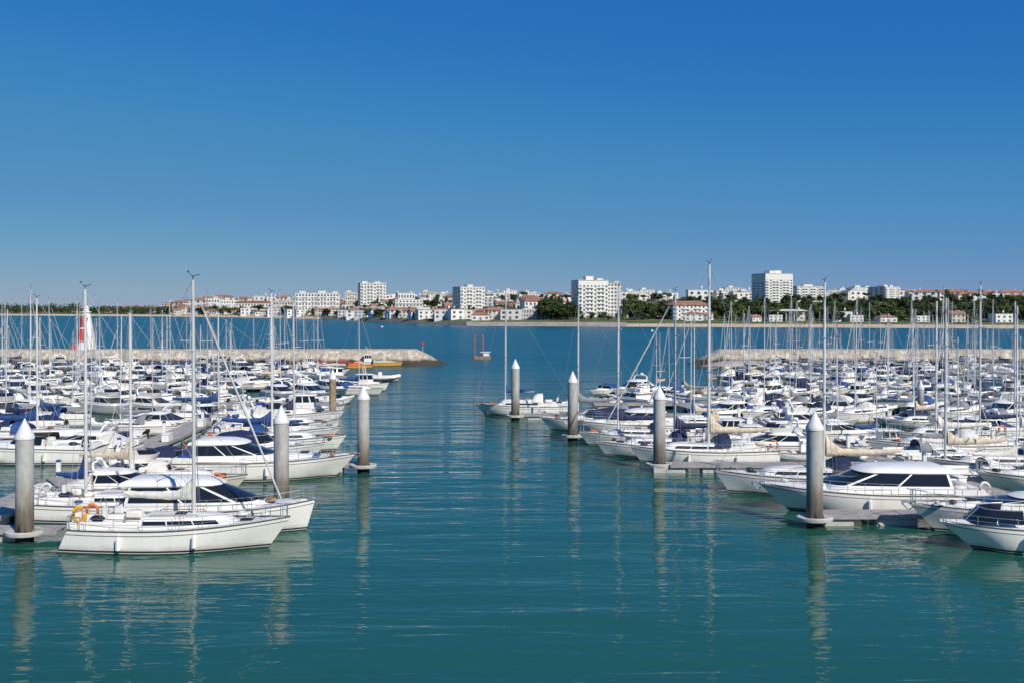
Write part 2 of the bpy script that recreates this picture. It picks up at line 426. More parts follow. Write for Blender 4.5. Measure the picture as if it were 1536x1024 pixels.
    if lod == 0:
        rails(k, h, .02, .9)
        mb = MB(); a = [h.edge(u, k=.95) for u in (.1, .0)]; tp = [(x, y, z + .6) for x, y, z in a]
        mb.tube(tp + [(x, -y, z) for x, y, z in reversed(tp)], .02, 5)
        for (x, y, z), (X, Y, Z) in zip(a, tp):
            for sg in (1, -1): mb.tube([(x, y * sg, z), (X, Y * sg, Z)], .018, 5)
        k.add('pushpit', mb, ['steel'])
        fender_parts(k, h, (.3, .62)); clutter(k, h, L, B, zc, fb[2] - .1)
    return k

def outboard(k, x, z):
    mb = MB(); mb.box((x - .16, 0, z + .38), (.42, .34, .42), 0, ch=.08, taper=.92); mb.box((x - .16, 0, z - .1), (.18, .16, .75), 0); mb.box((x - .2, 0, z - .5), (.4, .12, .12), 1)
    k.add('outboard_motor', mb, ['dark', 'steel'])

def kit_cruiser(L=11.0, B=3.7, lod=0, fly=False, arch=True, canopy=None, roofw=1.0, fb=None, roof_dx=0.0, hh=1.0, rake=1.7, bowp=2.6, cab=(-.24, .20)):
    k = Kit(); fb = fb or (L * .095, L * .10, L * .132)
    h = Hull(L, B, fb, .90, rake, -.1, bowp, flare=.28)
    k.add('hull', h.build(18 if lod == 0 else 11), HULLROLES)
    k.add('deck', h.deck(14 if lod == 0 else 8, camber=.10), ['deck'])
    z = fb[1] - .05; w = B * .42
    # foredeck trunk
    cabin(k, [(z, -L * .2, L * .36, w * .95, .5, 1.0), (z + .34, -L * .2, L * .30, w * .85, .5, .9), (z + .44, -L * .2, L * .24, w * .72, .5, .7)], None, name='trunk_cabin', ts=(0, .5, 1), crown=.05)
    if lod == 0:
        mb = MB(); mb.box((L * .22, 0, z + .55), (.55, .55, .06), 0, ch=.02); k.add('hatch', mb, ['glass'])
    xb, xf = L * cab[0] + roof_dx, L * cab[1] + roof_dx
    c = cabin(k, [(z + .1, xb, xf + .25, w, .22, .9), (z + .48, xb, xf, w * .98, .22, .85), (z + 1.02 * hh, xb + .15, xf - 1.75, w * .84, .20, .75), (z + 1.08 * hh, xb - .35, xf - 1.65, w * .87, .16, .75),
                  (z + 1.2 * hh, xb - .3, xf - 1.9, w * .82, .16, .7), (z + 1.32 * hh, xb + .1, xf - 2.5, w * .64, .16, .6)], band=1, ts=(0, .03, .50, .525, .95, 1), crown=.04)
    zt = z + 1.34 * hh
    fly = fly and L > 8
    if fly:
        f = cabin(k, [(zt - .1, xb - .3, xf - 1.7, w * .62, .15, .6), (zt + .45, xb - .3, xf - 1.4, w * .68, .15, .6), (zt + .47, xb - .2, xf - 1.55, w * .60, .15, .5)], None, name='flybridge', ts=(0, .5, 1), crown=-.35)
        mb = MB(); o = outline(xb + 1.2, xf - 1.5, w * .6, .15, .5, (.5, .8, 1)); o2 = outline(xb + 1.0, xf - 1.85, w * .5, .15, .45, (.5, .8, 1))
        n = len(o); mb.add([(x, y, zt + .46) for x, y in o] + [(x, y, zt + .85) for x, y in o2], [(i, i + 1, n + i + 1, n + i) for i in range(1, n - 1)]); k.add('flybridge_screen', mb, ['glass'], f)
        mb = MB(); mb.box((xb + .9, 0, zt + .4), (.5, w * .9, .5), 0, ch=.06); k.add('helm_seat', mb, ['seat'], f)
    if arch:
        mb = MB(); xa = xb + .1 if fly else xb - .2; za = zt + (.35 if fly else -.2)
        path = [(xa + .35, w * .80, za - .2), (xa, w * .72, za + .55), (xa - .05, w * .5, za + .75), (xa - .05, -w * .5, za + .75), (xa, -w * .72, za + .55), (xa + .35, -w * .80, za - .2)]
        mb.tube(path, .09, 6); a = k.add('radar_arch', mb, ['gel'])
        mb = MB(); mb.lathe([(.06, za + .8), (.26, za + .86), (.28, za + .98), (.2, za + 1.08)], 10, 0, (xa, .15)); k.add('radar_dome', mb, ['gel'], a)
        mb = MB(); mb.tube([(xa, -w * .5, za + .7), (xa - .35, -w * .5, za + 2.6)], .014, 4); k.add('antenna', mb, ['white'], a)
    # cockpit
    mb = MB(); zc = fb[0]; c0, c1 = -L * .47, xb - .02
    for sg in (1, -1): mb.box(((c0 + c1) / 2, sg * B * .40, zc + .16), (c1 - c0, .22, .42), 0, ch=.06)
    mb.box((c0 + .25, 0, zc + .14), (.5, B * .7, .38), 1, ch=.05); mb.box(((c0 + c1) / 2 + .2, 0, zc + .06), (c1 - c0 - .55, B * .62, .04), 2)
    k.add('cockpit', mb, ['gel', 'seat', 'teak'])
    if canopy:
        mb = MB(); rings = []
        for t, s in ((0, .75), (.2, 1), (1, 1.05)):
            x = lerp(c0 + .15, xb - .05, t); zz = lerp(zc + .3, z + 1.1 * hh, sst(0, .9, t) if t else .0)
            rings.append([(x, B * .42, zc + .28), (x, B * .40 * s, zz), (x, B * .2, zz + .1), (x, -B * .2, zz + .1), (x, -B * .40 * s, zz), (x, -B * .42, zc + .28)])
        mb.loft(rings, 0, False); k.add('cockpit_canopy', mb, ['canvas2'])
    mb = MB(); mb.box((-L / 2 - .35, 0, .28), (.8, B * .72, .09), 0, ch=.03); k.add('bathing_platform', mb, ['teak' if lod == 0 else 'gel'])
    if lod == 0:
        rails(k, h, .42, .93, .6, .016); fender_parts(k, h, (.22, .55)); clutter(k, h, L, B, zc, fb[2] - .05)
        mb = MB(); mb.box((L / 2 - .05, 0, fb[2] + .04), (.7, .22, .06), 0); mb.tube([(L / 2 + .3, 0, fb[2] - .02), (L / 2 - .02, 0, fb[2] - .35), (L / 2 - .18, .18, fb[2] - .2)], .035, 5, 0); k.add('anchor', mb, ['steel'])
    return k

def kit_express(L=7.5, B=2.7, lod=0, cover=True, engine=True, fb=None, rake=1.3, wx=0.0):
    k = Kit(); fb = fb or (L * .098, L * .105, L * .132)
    h = Hull(L, B, fb, .92, rake, .0, 2.7, flare=.28)
    k.add('hull', h.build(16 if lod == 0 else 10), HULLROLES); k.add('deck', h.deck(12 if lod == 0 else 8, camber=.12), ['deck'])
    z = fb[1] - .04; w = B * .41
    c = cabin(k, [(z, -L * .05, L * .36, w, .5, .9), (z + .30, -L * .05, L * .26, w * .88, .5, .8), (z + .38, -L * .05, L * .2, w * .74, .5, .6)], None, name='cuddy_cabin', ts=(0, .5, 1))
    mb = MB(); o = outline(-L * .16 + wx, L * .10 + wx, w * .96, .2, .6, (0, .45, .5, 1)); o2 = outline(-L * .16 + wx, L * .10 - .62 + wx, w * .80, .2, .5, (0, .45, .5, 1)); n = len(o)
    mb.add([(x, y, z + .3) for x, y in o] + [(x, y, z + .86) for x, y in o2], [(i, i + 1, n + i + 1, n + i) for i in range(1, n - 1) if abs(o[i][0] - o[i + 1][0]) > .05 or abs(o[i][1] - o[i + 1][1]) > .05])
    ws = k.add('windscreen', mb, ['glass'])
    mb = MB(); mb.tube([(x, y, z + .87) for x, y in o2[1:]], .028, 5); mb.tube([(o[n // 2][0], 0, z + .3), (o2[n // 2][0], 0, z + .87)], .025, 5); k.add('windscreen_frame', mb, ['steel'], ws)
    mb = MB(); zc = fb[0]; c0, c1 = -L * .46, -L * .06
    for sg in (1, -1): mb.box(((c0 + c1) / 2, sg * B * .40, zc + .12), (c1 - c0, .22, .36), 0, ch=.06)
    mb.box((c0 + .2, 0, zc + .1), (.45, B * .7, .36), 1, ch=.05); mb.box(((c0 + c1) / 2 + .15, 0, zc + .07), (c1 - c0 - .5, B * .62, .04), 2); mb.box((c1 - .7, B * .2, zc + .32), (.5, .5, .6), 1, ch=.06); mb.box((c1 - .7, -B * .2, zc + .32), (.5, .5, .6), 1, ch=.06)
    k.add('cockpit', mb, ['gel', 'seat', 'dark'])
    if cover:
        mb = MB(); rings = []
        for t, zz in ((0, zc + .3), (.25, zc + .95), (.6, zc + 1.15), (1, z + .88)):
            x = lerp(c0 + .1, -L * .02, t)
            rings.append([(x, B * .42, zc + .28), (x, B * .36, zc + .28 + (zz - zc - .28) * .8), (x, B * .18, zz), (x, -B * .18, zz), (x, -B * .36, zc + .28 + (zz - zc - .28) * .8), (x, -B * .42, zc + .28)])
        mb.loft(rings, 0, False); k.add('cockpit_canopy', mb, ['canvas2'])
    if engine: outboard(k, -L / 2, fb[0] - .1)
    if lod == 0: rails(k, h, .55, .93, .45, .014, 4); fender_parts(k, h, (.3, .6)); clutter(k, h, L, B, zc, fb[2] - .05)
    return k

def kit_pilot(L=7.0, B=2.6, lod=0, engine=True):
    k = Kit(); fb = (L * .11, L * .12, L * .17)
    h = Hull(L, B, fb, .86, .8, .0, 2.4)
    k.add('hull', h.build(14 if lod == 0 else 10), HULLROLES); k.add('deck', h.deck(10, camber=.06), ['deck'])
    z = fb[1] - .02; w = B * .33
    cabin(k, [(z, -L * .1, L * .36, w, .45, .7), (z + .35, -L * .1, L * .30, w * .9, .45, .6), (z + .40, -L * .1, L * .26, w * .8, .45, .5)], None, name='trunk_cabin', ts=(0, .5, 1))
    c = cabin(k, [(z + .1, -L * .1, L * .15, w, .12, .35), (z + .78, -L * .1, L * .15, w * .97, .12, .35), (z + 1.38, -L * .09, L * .12, w * .90, .12, .3), (z + 1.42, -L * .15, L * .16, w * 1.02, .1, .35), (z + 1.5, -L * .15, L * .15, w * .96, .1, .3)],
              band=1, name='wheelhouse', ts=(0, .08, .48, .54, .92, 1))
    mb = MB(); mb.tube([(0, 0, z + 1.5), (-.1, 0, z + 3.0)], .025, 5); mb.tube([(-.3, .4, z + 1.5), (-.5, .4, z + 3.2)], .012, 4); k.add('antenna', mb, ['white'], c)
    mb = MB(); zc = fb[0]; c0, c1 = -L * .46, -L * .12
    for sg in (1, -1): mb.box(((c0 + c1) / 2, sg * B * .38, zc + .08), (c1 - c0, .16, .24), 0, ch=.05)
    mb.box(((c0 + c1) / 2, 0, zc + .06), (c1 - c0, B * .6, .04), 1); mb.box((c0 + .9, 0, zc + .22), (.7, .8, .34), 2, ch=.05); k.add('cockpit', mb, ['gel', 'dark', 'seat'])
    if engine: outboard(k, -L / 2, fb[0] - .15)
    if lod == 0: rails(k, h, .5, .93, .45, .014, 4)
    return k

def kit_open(L=5.5, B=2.1, lod=0, cover=False):
    k = Kit(); fb = (L * .11, L * .115, L * .15); h = Hull(L, B, fb, .9, .6, 0, 2.4)
    k.add('hull', h.build(10), HULLROLES)
    if cover:
        mb = MB(); rings = []
        for i in range(8):
            u = .02 + .95 * i / 7; x, y, z = h.edge(u); p = .28 + .2 * math.sin(u * 5)
            rings.append([(x, y * 1.02, z + .06), (x, y * .5, z + p * .8), (x, 0, z + p), (x, -y * .5, z + p * .8), (x, -y * 1.02, z + .06)])
        mb.loft(rings, 0, False); k.add('boat_cover', mb, ['canvas2'])
    else:
        k.add('deck', h.deck(8), ['deck'])
        mb = MB(); zc = fb[0]
        mb.box((-L * .12, 0, zc + .06), (L * .6, B * .66, .03), 0); mb.box((-L * .38, 0, zc + .14), (.4, B * .6, .25), 1, ch=.04); mb.box((L * .06, 0, zc + .14), (.4, B * .6, .25), 1, ch=.04); k.add('cockpit', mb, ['dark', 'seat'])
        mb = MB(); mb.box((-L * .1, 0, zc + .45), (.5, .6, .8), 0, ch=.06, taper=.85); mb.add([(-L * .1 + .2, -.3, zc + .84), (-L * .1 + .2, .3, zc + .84), (-L * .1, .26, zc + 1.2), (-L * .1, -.26, zc + 1.2)], [(0, 1, 2, 3)], 1); k.add('console', mb, ['gel', 'glass'])
    outboard(k, -L / 2, fb[0] - .1)
    return k

def kit_rib(L=6.0, B=2.3):
    k = Kit(); h = Hull(L, B * .8, (.45, .45, .7), .9, .5, 0, 2.4); k.add('hull', h.build(10), HULLROLES)
    mb = MB(); mb.tube([(-L / 2, B * .42, .55), (L * .2, B * .42, .62), (L * .38, B * .3, .75), (L * .5, 0, .9), (L * .38, -B * .3, .75), (L * .2, -B * .42, .62), (-L / 2, -B * .42, .55)], .24, 8); k.add('inflatable_tube', mb, ['tube'])
    mb = MB(); mb.box((0, 0, .95), (.6, .7, .9), 0, ch=.08, taper=.8); mb.box((-.9, 0, .75), (.8, .5, .5), 1, ch=.08); k.add('console', mb, ['gel', 'seat'])
    mb = MB(); mb.tube([(-L * .38, .6, .7), (-L * .42, .5, 2.0), (-L * .42, -.5, 2.0), (-L * .38, -.6, .7)], .04, 5); k.add('radar_arch', mb, ['gel'])
    outboard(k, -L / 2, .6)
    return k

BOATBOX = []
def spine(kit, x, y, heading, s):
    vs = kit.parts[0][1].vertices; x0, x1 = min(v.co.x for v in vs) * s, max(v.co.x for v in vs) * s; B = 2 * max(v.co.y for v in vs) * s
    c, q = math.cos(heading), math.sin(heading); n = 6; out = []
    for i in range(n):
        t = i / (n - 1); a = lerp(x0 + B * .4, x1 - .35, t); out.append((x + a * c, y + a * q, B * (.44 if t < .55 else lerp(.44, .10, (t - .55) / .45))))
    return out
def berth_free(kit, x, y, heading, s, slack=.85):
    me = spine(kit, x, y, heading, s)
    for ot in BOATBOX:
        if abs(ot[0][0] - x) > 22 or abs(ot[0][1] - y) > 22: continue
        for ax, ay, ar in me:
            for bx, by, br in ot:
                if (ax - bx) ** 2 + (ay - by) ** 2 < ((ar + br) * slack) ** 2: return False
    return True
DROPPED = [0]
def launch(kit, name, cat, label, group, x, y, heading, s=1.0, over=None, z=0.0, roll=0.0, zs=1.0):
    root = empty(name, (x, y, z), heading, s); root.rotation_euler = (roll, 0, heading); root.scale = (s, s, s * zs)
    tag(root, label, cat, group)
    objs = []
    for nm, me, roles, par in kit.parts:
        o = bpy.data.objects.new(nm, me); COL.objects.link(o)
        o.parent = root if par is None else objs[par]
        if over:
            for i, r in enumerate(roles):
                if r in over: o.material_slots[i].link = 'OBJECT'; o.material_slots[i].material = MATS[over[r]]
        objs.append(o)
    BOATBOX.append(spine(kit, x, y, heading, s))
    return root

SAILG = 'sailing yachts moored in the marina'
MOTORG = 'motor boats moored in the marina'
def hero(kind, xa, xb, ywl, label, over=None, bow='R', dD=0.0, mast=None, top=None, **kw):
    """a boat lying across the view: stern/bow pixel columns and the pixel row of its near waterline"""
    D0 = gd(ywl); L = abs(xb - xa) * D0 / FPX
    B = kw.pop('B', {'sail': .31, 'cruiser': .33, 'express': .36, 'pilot': .37, 'open': .38}[kind] * L if L < 9 else (3.3 if kind == 'sail' else 3.7))
    D = D0 + B * .44 + dD
    L = abs(xb - xa) * D / FPX; X = gx((xa + xb) / 2, D)
    sgn = 1 if bow == 'R' else -1
    if kind == 'sail':
        kw.setdefault('furl', False)
        if mast is not None:
            xm = gx(mast, D); kw['mf'] = .5 - (xm - X) * sgn / L
        if top is not None: kw['Hm'] = gz(top, D)
        kit = kit_sail(L, B, **kw)
    else: kit = dict(cruiser=kit_cruiser, express=kit_express, pilot=kit_pilot, open=kit_open)[kind](L, B, **kw)
    nm, cat = dict(sail=('sailing_yacht', 'sailboat'), cruiser=('motor_cruiser', 'motor boat'), express=('sports_boat', 'motor boat'), pilot=('fishing_boat', 'fishing boat'), open=('open_motorboat', 'motor boat'))[kind]
    return launch(kit, nm, cat, label, SAILG if kind == 'sail' else MOTORG, X, D, 0 if sgn > 0 else math.pi, 1.0, over)

# ------------------------------------------------------------------ the boats nearest the camera, one by one
NAV = dict(canvas='canvas_navy', canvas2='canvas_navy')
BLU = dict(canvas='canvas_blue', canvas2='canvas_blue')
WHI = dict(canvas='canvas_white', canvas2='canvas_white')
TAN = dict(canvas='canvas_tan', canvas2='canvas_white')
GRY = dict(canvas='canvas_grey', canvas2='canvas_grey')
def O(*ds, **k):
    r = {}
    for d in ds: r.update(d)
    r.update(k); return r

# left of the channel, bows towards it
hero('sail', 96, 436, 824, 'white sailing yacht closest to the camera, navy waterline stripe, cream cover on its boom', O(TAN, canvas='canvas_white'), mast=291, top=420, tsl=.6, furl=True, rake=1.25, hood=False, fb=(1.0, 1.0, 1.38), B=2.95, dD=-.8, mast_r=.088, fat=.19, coverlen=.31)
hero('cruiser', 178, 473, 804, 'white hardtop motor cruiser with blunt bow, just behind the closest sailing yacht', O(WHI), fb=(1.05, 1.12, 1.5), arch=False, B=3.05, rake=.55, bowp=3.4, hh=1.16, cab=(-.42, .22))
hero('sail', 45, 330, 785, 'white sailing yacht with its mast aft and a hanging bright blue sail cover', O(BLU), mast=129, top=434, coverlen=.15, fat=.17, peak=.8, hood=False, mast_r=.088, furl=False, B=2.8)
hero('sail', 160, 372, 741, 'cream sailboat with tan boom cover hidden among cruisers by the concrete pile', O(TAN, hull='hull_cream'), mast=196, top=470, furl=False)
hero('cruiser', 262, 534, 722, 'long white motor yacht with navy side windows and royal blue cockpit canopy', O(BLU, glass='glass_dark'), fb=(1.1, 1.15, 1.5), hh=1.05, canopy=True, arch=False, B=3.9, cab=(-.36, .06))
hero('express', 300, 490, 692, 'white sports boat with navy cockpit cover behind the long motor yacht', O(NAV), B=3.0)
hero('sail', 310, 520, 680, 'white yacht with a blue boom cover and a mast rising beside the cone-topped pile', O(BLU), mast=408, top=440)
hero('cruiser', 318, 514, 668, 'white flybridge cruiser with dark windows, bow to the channel, upper basin', O(GRY), fly=True, B=3.4)
hero('sail', 330, 512, 653, 'white sailboat with navy sprayhood lying behind the flybridge cruiser', O(NAV), mast=441, top=452, B=2.9)
hero('sail', 322, 516, 640, 'slim white yacht with royal blue cover, last in the channel-side stack', O(BLU), mast=328, top=470, B=2.9, boomd=-1)
hero('pilot', 395, 517, 638, 'small white fishing boat with wheelhouse near the rusty timber pile', dD=4)
# left of the first walkway
hero('express', -70, 152, 697, 'white sports boat with a dark windscreen and open cockpit below the walkway', O(NAV), bow='L', cover=False, engine=False)
hero('sail', -60, 198, 680, 'dark navy hulled sailing yacht with white deck beside the walkway bend', O(BLU, hull='hull_navy', stripe='stripe_blue'), bow='R', mast=56, top=448, furl=False, boomd=-1)
hero('sail', -90, 52, 637, 'tall-sided white sailboat with navy sprayhood at the frame edge', O(NAV), bow='R', mast=-20, top=440)
# right of the channel, bows towards it
hero('express', 1680, 1410, 824, wx=2.1, label='white cuddy sports boat with wraparound dark windscreen, closest on the right', over=O(NAV), bow='L', B=2.8, dD=-1.0, fb=(.95, 1.05, 1.25), rake=1.9, cover=False, engine=False)
hero('cruiser', 1700, 1362, 805, 'white motor cruiser with its bow deck crowded with fenders and rails, beside the cuddy boat', O(NAV), bow='L', B=2.8, arch=False, hh=.62, fb=(1.0, 1.1, 1.4))
hero('cruiser', 1466, 1136, 775, 'large white hardtop motor yacht with long tinted windows behind the thick right-hand pile', O(WHI), bow='L', fb=(1.05, 1.12, 1.5), arch=False, B=3.9, hh=1.05, rake=2.1, cab=(-.33, .21))
hero('sail', 1365, 1072, 746, 'white sailing yacht with navy cockpit tent and narrow black window, behind the hardtop yacht', O(NAV, canvas='canvas_tan'), bow='L', mast=1236, top=424, B=3.5, coverlen=.4, peak=.7)
hero('sail', 1163, 944, 698, 'white sloop with the tallest mast and a tan boom cover, by the finger pier', O(TAN, canvas2='canvas_navy'), bow='L', mast=1063, top=397, mast_r=.105, B=3.3, coverlen=.42, peak=.9)
hero('sail', 1092, 893, 688, 'white round-bowed yacht with navy sprayhood next to the tall-masted sloop', O(NAV), bow='L', mast=1012, top=438, furl=True, B=3.1)
hero('sail', 1054, 868, 672, 'white sailing yacht with navy cover, its mast standing far forward', O(NAV), bow='L', mast=927, top=432, B=3.1)
hero('cruiser', 1040, 850, 657, 'white cruiser with smooth rounded hardtop among the sailing masts', O(WHI), bow='L', arch=False, B=3.4)
hero('express', 965, 810, 648, 'white motor boat with red gear on deck and pointed bow beside the second pile', O(NAV, seat='canvas_red'), bow='L', B=2.9)
hero('sail', 990, 838, 637, 'white sailboat with grey boom cover moored behind the motor boat with red gear', O(GRY), bow='L', mast=867, top=444, B=2.8)
# the yacht at the channel mouth
hero('sail', 864, 711, 624, 'white pilothouse yacht alone at the head of the pier, blue cover on its boom', O(BLU, canvas2='gel_white'), bow='L', mast=758, top=438, B=3.1, coverlen=.28, roofh=.9, rake=1.5, fat=.16)
# right of the right walkway
hero('cruiser', 1700, 1462, 744, 'white cruiser under a navy cockpit tent at the right frame edge', O(NAV), bow='L', canopy=True, arch=False, B=3.4)
hero('sail', 1640, 1384, 722, 'grey-sided sailing yacht with tan cover beyond the right walkway', O(TAN, hull='hull_grey'), bow='L', mast=1418, top=447, B=3.4, furl=False)
hero('sail', 1530, 1300, 690, 'white sailing yacht with white boom cover, bow pointing at the thick pile', O(WHI), bow='L', mast=1404, top=452, B=3.3)
hero('sail', 1500, 1330, 668, 'white yacht with navy sprayhood in the middle of the right basin', O(NAV), bow='L', mast=1470, top=428, B=2.9)
hero('sail', 1560, 1390, 648, 'white yacht with grey cover near the right frame edge, third row up', O(GRY), bow='L', mast=1522, top=452, B=2.9)

# ------------------------------------------------------------------ kits for the boats farther in
FAR_SAIL = [kit_sail(8.0, 2.7, 10.5, lod=1, mast_r=.052, wirer=.012, hood=False), kit_sail(9.5, 3.1, 12.5, lod=1, mast_r=.056, wirer=.012, furl=False), kit_sail(7.0, 2.5, 9.0, lod=1, mast_r=.05, wirer=.012, furl=False, hood=False),
            kit_sail(10.5, 3.4, 13.6, lod=1, mast_r=.062, wirer=.013), kit_sail(8.8, 2.9, 11.4, lod=1, mast_r=.055, wirer=.012, mf=.38, coverlen=.32)]
FAR_MOTOR = [('cabin cruiser', kit_cruiser(9.0, 3.1, 1, canopy=True), 'motor_cruiser'), ('flybridge cruiser', kit_cruiser(10.0, 3.4, 1, fly=True), 'motor_cruiser'), ('sports boat', kit_express(7.0, 2.6, 1), 'sports_boat'),
             ('open sports boat', kit_express(6.6, 2.5, 1, cover=False), 'sports_boat'), ('fishing boat', kit_pilot(7.0, 2.6, 1), 'fishing_boat'), ('covered dinghy', kit_open(5.4, 2.1, 1, cover=True), 'covered_dinghy'), ('open motorboat', kit_open(5.8, 2.2, 1), 'open_motorboat')]
RIB = kit_rib()
def pick(opts):
    t = rnd.random() * sum(w for _, w in opts)
    for v, w in opts:
        t -= w
        if t <= 0: return v
    return opts[-1][0]
CANV = [('blue', 1.7), ('navy', 2.3), ('white', 3.6), ('tan', .9), ('grey', 1.5), ('green', .05), ('red', .05)]
HUL = [('white', 9.5), ('cream', .8), ('navy', .8), ('grey', .7), ('red', .12)]
STR = ['stripe_navy', 'stripe_blue', 'stripe_grey']
def stow(px, D, heading, phrase, n, psail=.55):
    psail *= .82
    """one berth: a boat chosen at random, with the label of its place"""
    X = gx(px, D); cv = pick(CANV); hu = pick(HUL)
    fr = 'from channel' if 'cross' in phrase or 'breakwater' in phrase else 'from near end'
    over = dict(canvas='canvas_' + cv, canvas2='canvas_' + cv, hull='hull_' + hu, stripe=rnd.choice(STR), accent=rnd.choice(['hull_' + hu, 'stripe_navy', 'stripe_grey']))
    h = heading + rnd.uniform(-.07, .07); sail = rnd.random() < psail
    for attempt in range(9):
        if sail: d, kit, nm = '', FAR_SAIL[rnd.randrange(5)], 'sailing_yacht'; sc = rnd.uniform(.76, .96)
        else: d, kit, nm = rnd.choices(FAR_MOTOR, [3, 1.6, 2.4, 1.6, 2.2, .8, 1.2])[0]; sc = rnd.uniform(.78, .98)
        sc *= 1 - .025 * attempt; yy = D + (rnd.uniform(-1.3, 1.3) if attempt else 0); xx = X + (rnd.uniform(-.7, .7) if attempt else 0)
        if berth_free(kit, xx, yy, h, sc): break
    else:
        DROPPED[0] += 1; return False
    if sail: launch(kit, nm, 'sailboat', f'{hu} sailboat with {cv} boom cover, {n} {fr}, {phrase}', SAILG, xx, yy, h, sc, over, roll=rnd.uniform(-.02, .02))
    else:
        w = f' with {cv} canopy' if d in ('cabin cruiser', 'sports boat') else (f' under {cv} cover' if d == 'covered dinghy' else '')
        launch(kit, nm, 'fishing boat' if nm == 'fishing_boat' else 'motor boat', f'{hu} {d}{w}, {n} {fr}, {phrase}', MOTORG, xx, yy, h, sc, over, zs=.88)
    return True

def row(D, pa, pb, heading, spacing, phrase, psail=.55, skip=.06):
    """berths side by side from column pa (at the channel) to column pb"""
    step = spacing * FPX / D * (1 if pb > pa else -1); px = pa; n = 0
    while (px < pb) == (step > 0):
        if rnd.random() > skip:
            n += stow(px, D + rnd.uniform(-.6, .6), heading, phrase, ordw(n), psail)
        px += step * rnd.uniform(.92, 1.08)

# left basin: pontoons across the view, herringbone berths on both sides
A1, A2, B1, B2 = R(-56), R(56), R(180 + 54), R(180 - 56)
row(94.0, 292, -30, R(-40), 4.4, 'near side, first left cross pontoon', .45)
row(100.5, 300, -30, R(-36), 4.4, 'nearer side, first left cross pontoon', .5)
row(109.0, 505, -20, A2, 3.3, 'far side, first left cross pontoon', .5)
row(115.5, 470, -20, R(-50), 3.7, 'front row, second left cross pontoon', .45)
row(121.5, 500, -20, A1, 3.3, 'near side, second left cross pontoon')
row(131.0, 520, -20, A2, 3.2, 'far side, second left cross pontoon', .5)
row(144.0, 505, -20, A1, 3.3, 'near side, third left cross pontoon')
row(154.0, 500, -20, A2, 3.3, 'far side, third left cross pontoon', .55)
row(164.0, 455, -20, R(-60), 3.4, 'outer row below left breakwater', .55)
row(173.0, 460, -20, R(60), 3.4, 'against the left breakwater', .55)
# right basin
row(93.5, 1085, 1560, R(180 + 40), 4.4, 'near side, first right cross pontoon', .45)
row(99.5, 1060, 1560, R(180 + 36), 4.4, 'nearer side, first right cross pontoon', .5)
row(108.0, 905, 1560, B2, 3.3, 'far side, first right cross pontoon', .6)
row(115.5, 960, 1560, R(180 + 50), 3.7, 'front row, second right cross pontoon', .5)
row(121.5, 905, 1560, B1, 3.3, 'near side, second right cross pontoon')
row(131.5, 1075, 1560, B2, 3.2, 'far side, second right cross pontoon', .6)
row(144.5, 1090, 1560, B1, 3.3, 'near side, third right cross pontoon', .6)
row(154.5, 1120, 1560, B2, 3.4, 'far side, third right cross pontoon', .6)
row(164.5, 1130, 1560, R(180 + 60), 3.5, 'outer row below right breakwater', .6)
row(173.0, 1170, 1560, R(180 - 60), 3.6, 'against the right breakwater', .6)
# small craft berthed bow-in along the main walkways
def side_row(D0, D1, step, fx, bow, phrase, psail=.25):
    D = D0; n = 0
    while D < D1:
        n += stow(CX + fx(D) * FPX / D, D, 0.0 if bow == 'R' else math.pi, phrase, ordw(n), psail); D += step * rnd.uniform(.92, 1.1)
wl = lambda D: lerp(-26.0, -28.6, (D - 40) / 63); wr = lambda D: lerp(28.4, 18.6, (D - 44) / 59)
for D, ph in ((0, 0),):
    side_row(56.0, 91, 3.3, lambda D: wl(D) + 4.6, 'R', 'right flank of left walkway', .2)
    side_row(70.0, 97, 3.4, lambda D: wl(D) - 5.0, 'L', 'left flank of left walkway', .5)
    side_row(68.5, 92, 3.3, lambda D: wr(D) - 4.6, 'L', 'left flank of right walkway', .2)
    side_row(59.0, 93, 3.3, lambda D: wr(D) + 5.0, 'R', 'right flank of right walkway', .4)
    side_row(74.0, 92, 3.3, lambda D: wr(D) + 16.0, 'L', 'outer berths right of right walkway', .6)
    side_row(80.0, 93, 3.3, lambda D: wl(D) - 15.0, 'L', 'outer berths left of left walkway', .6)

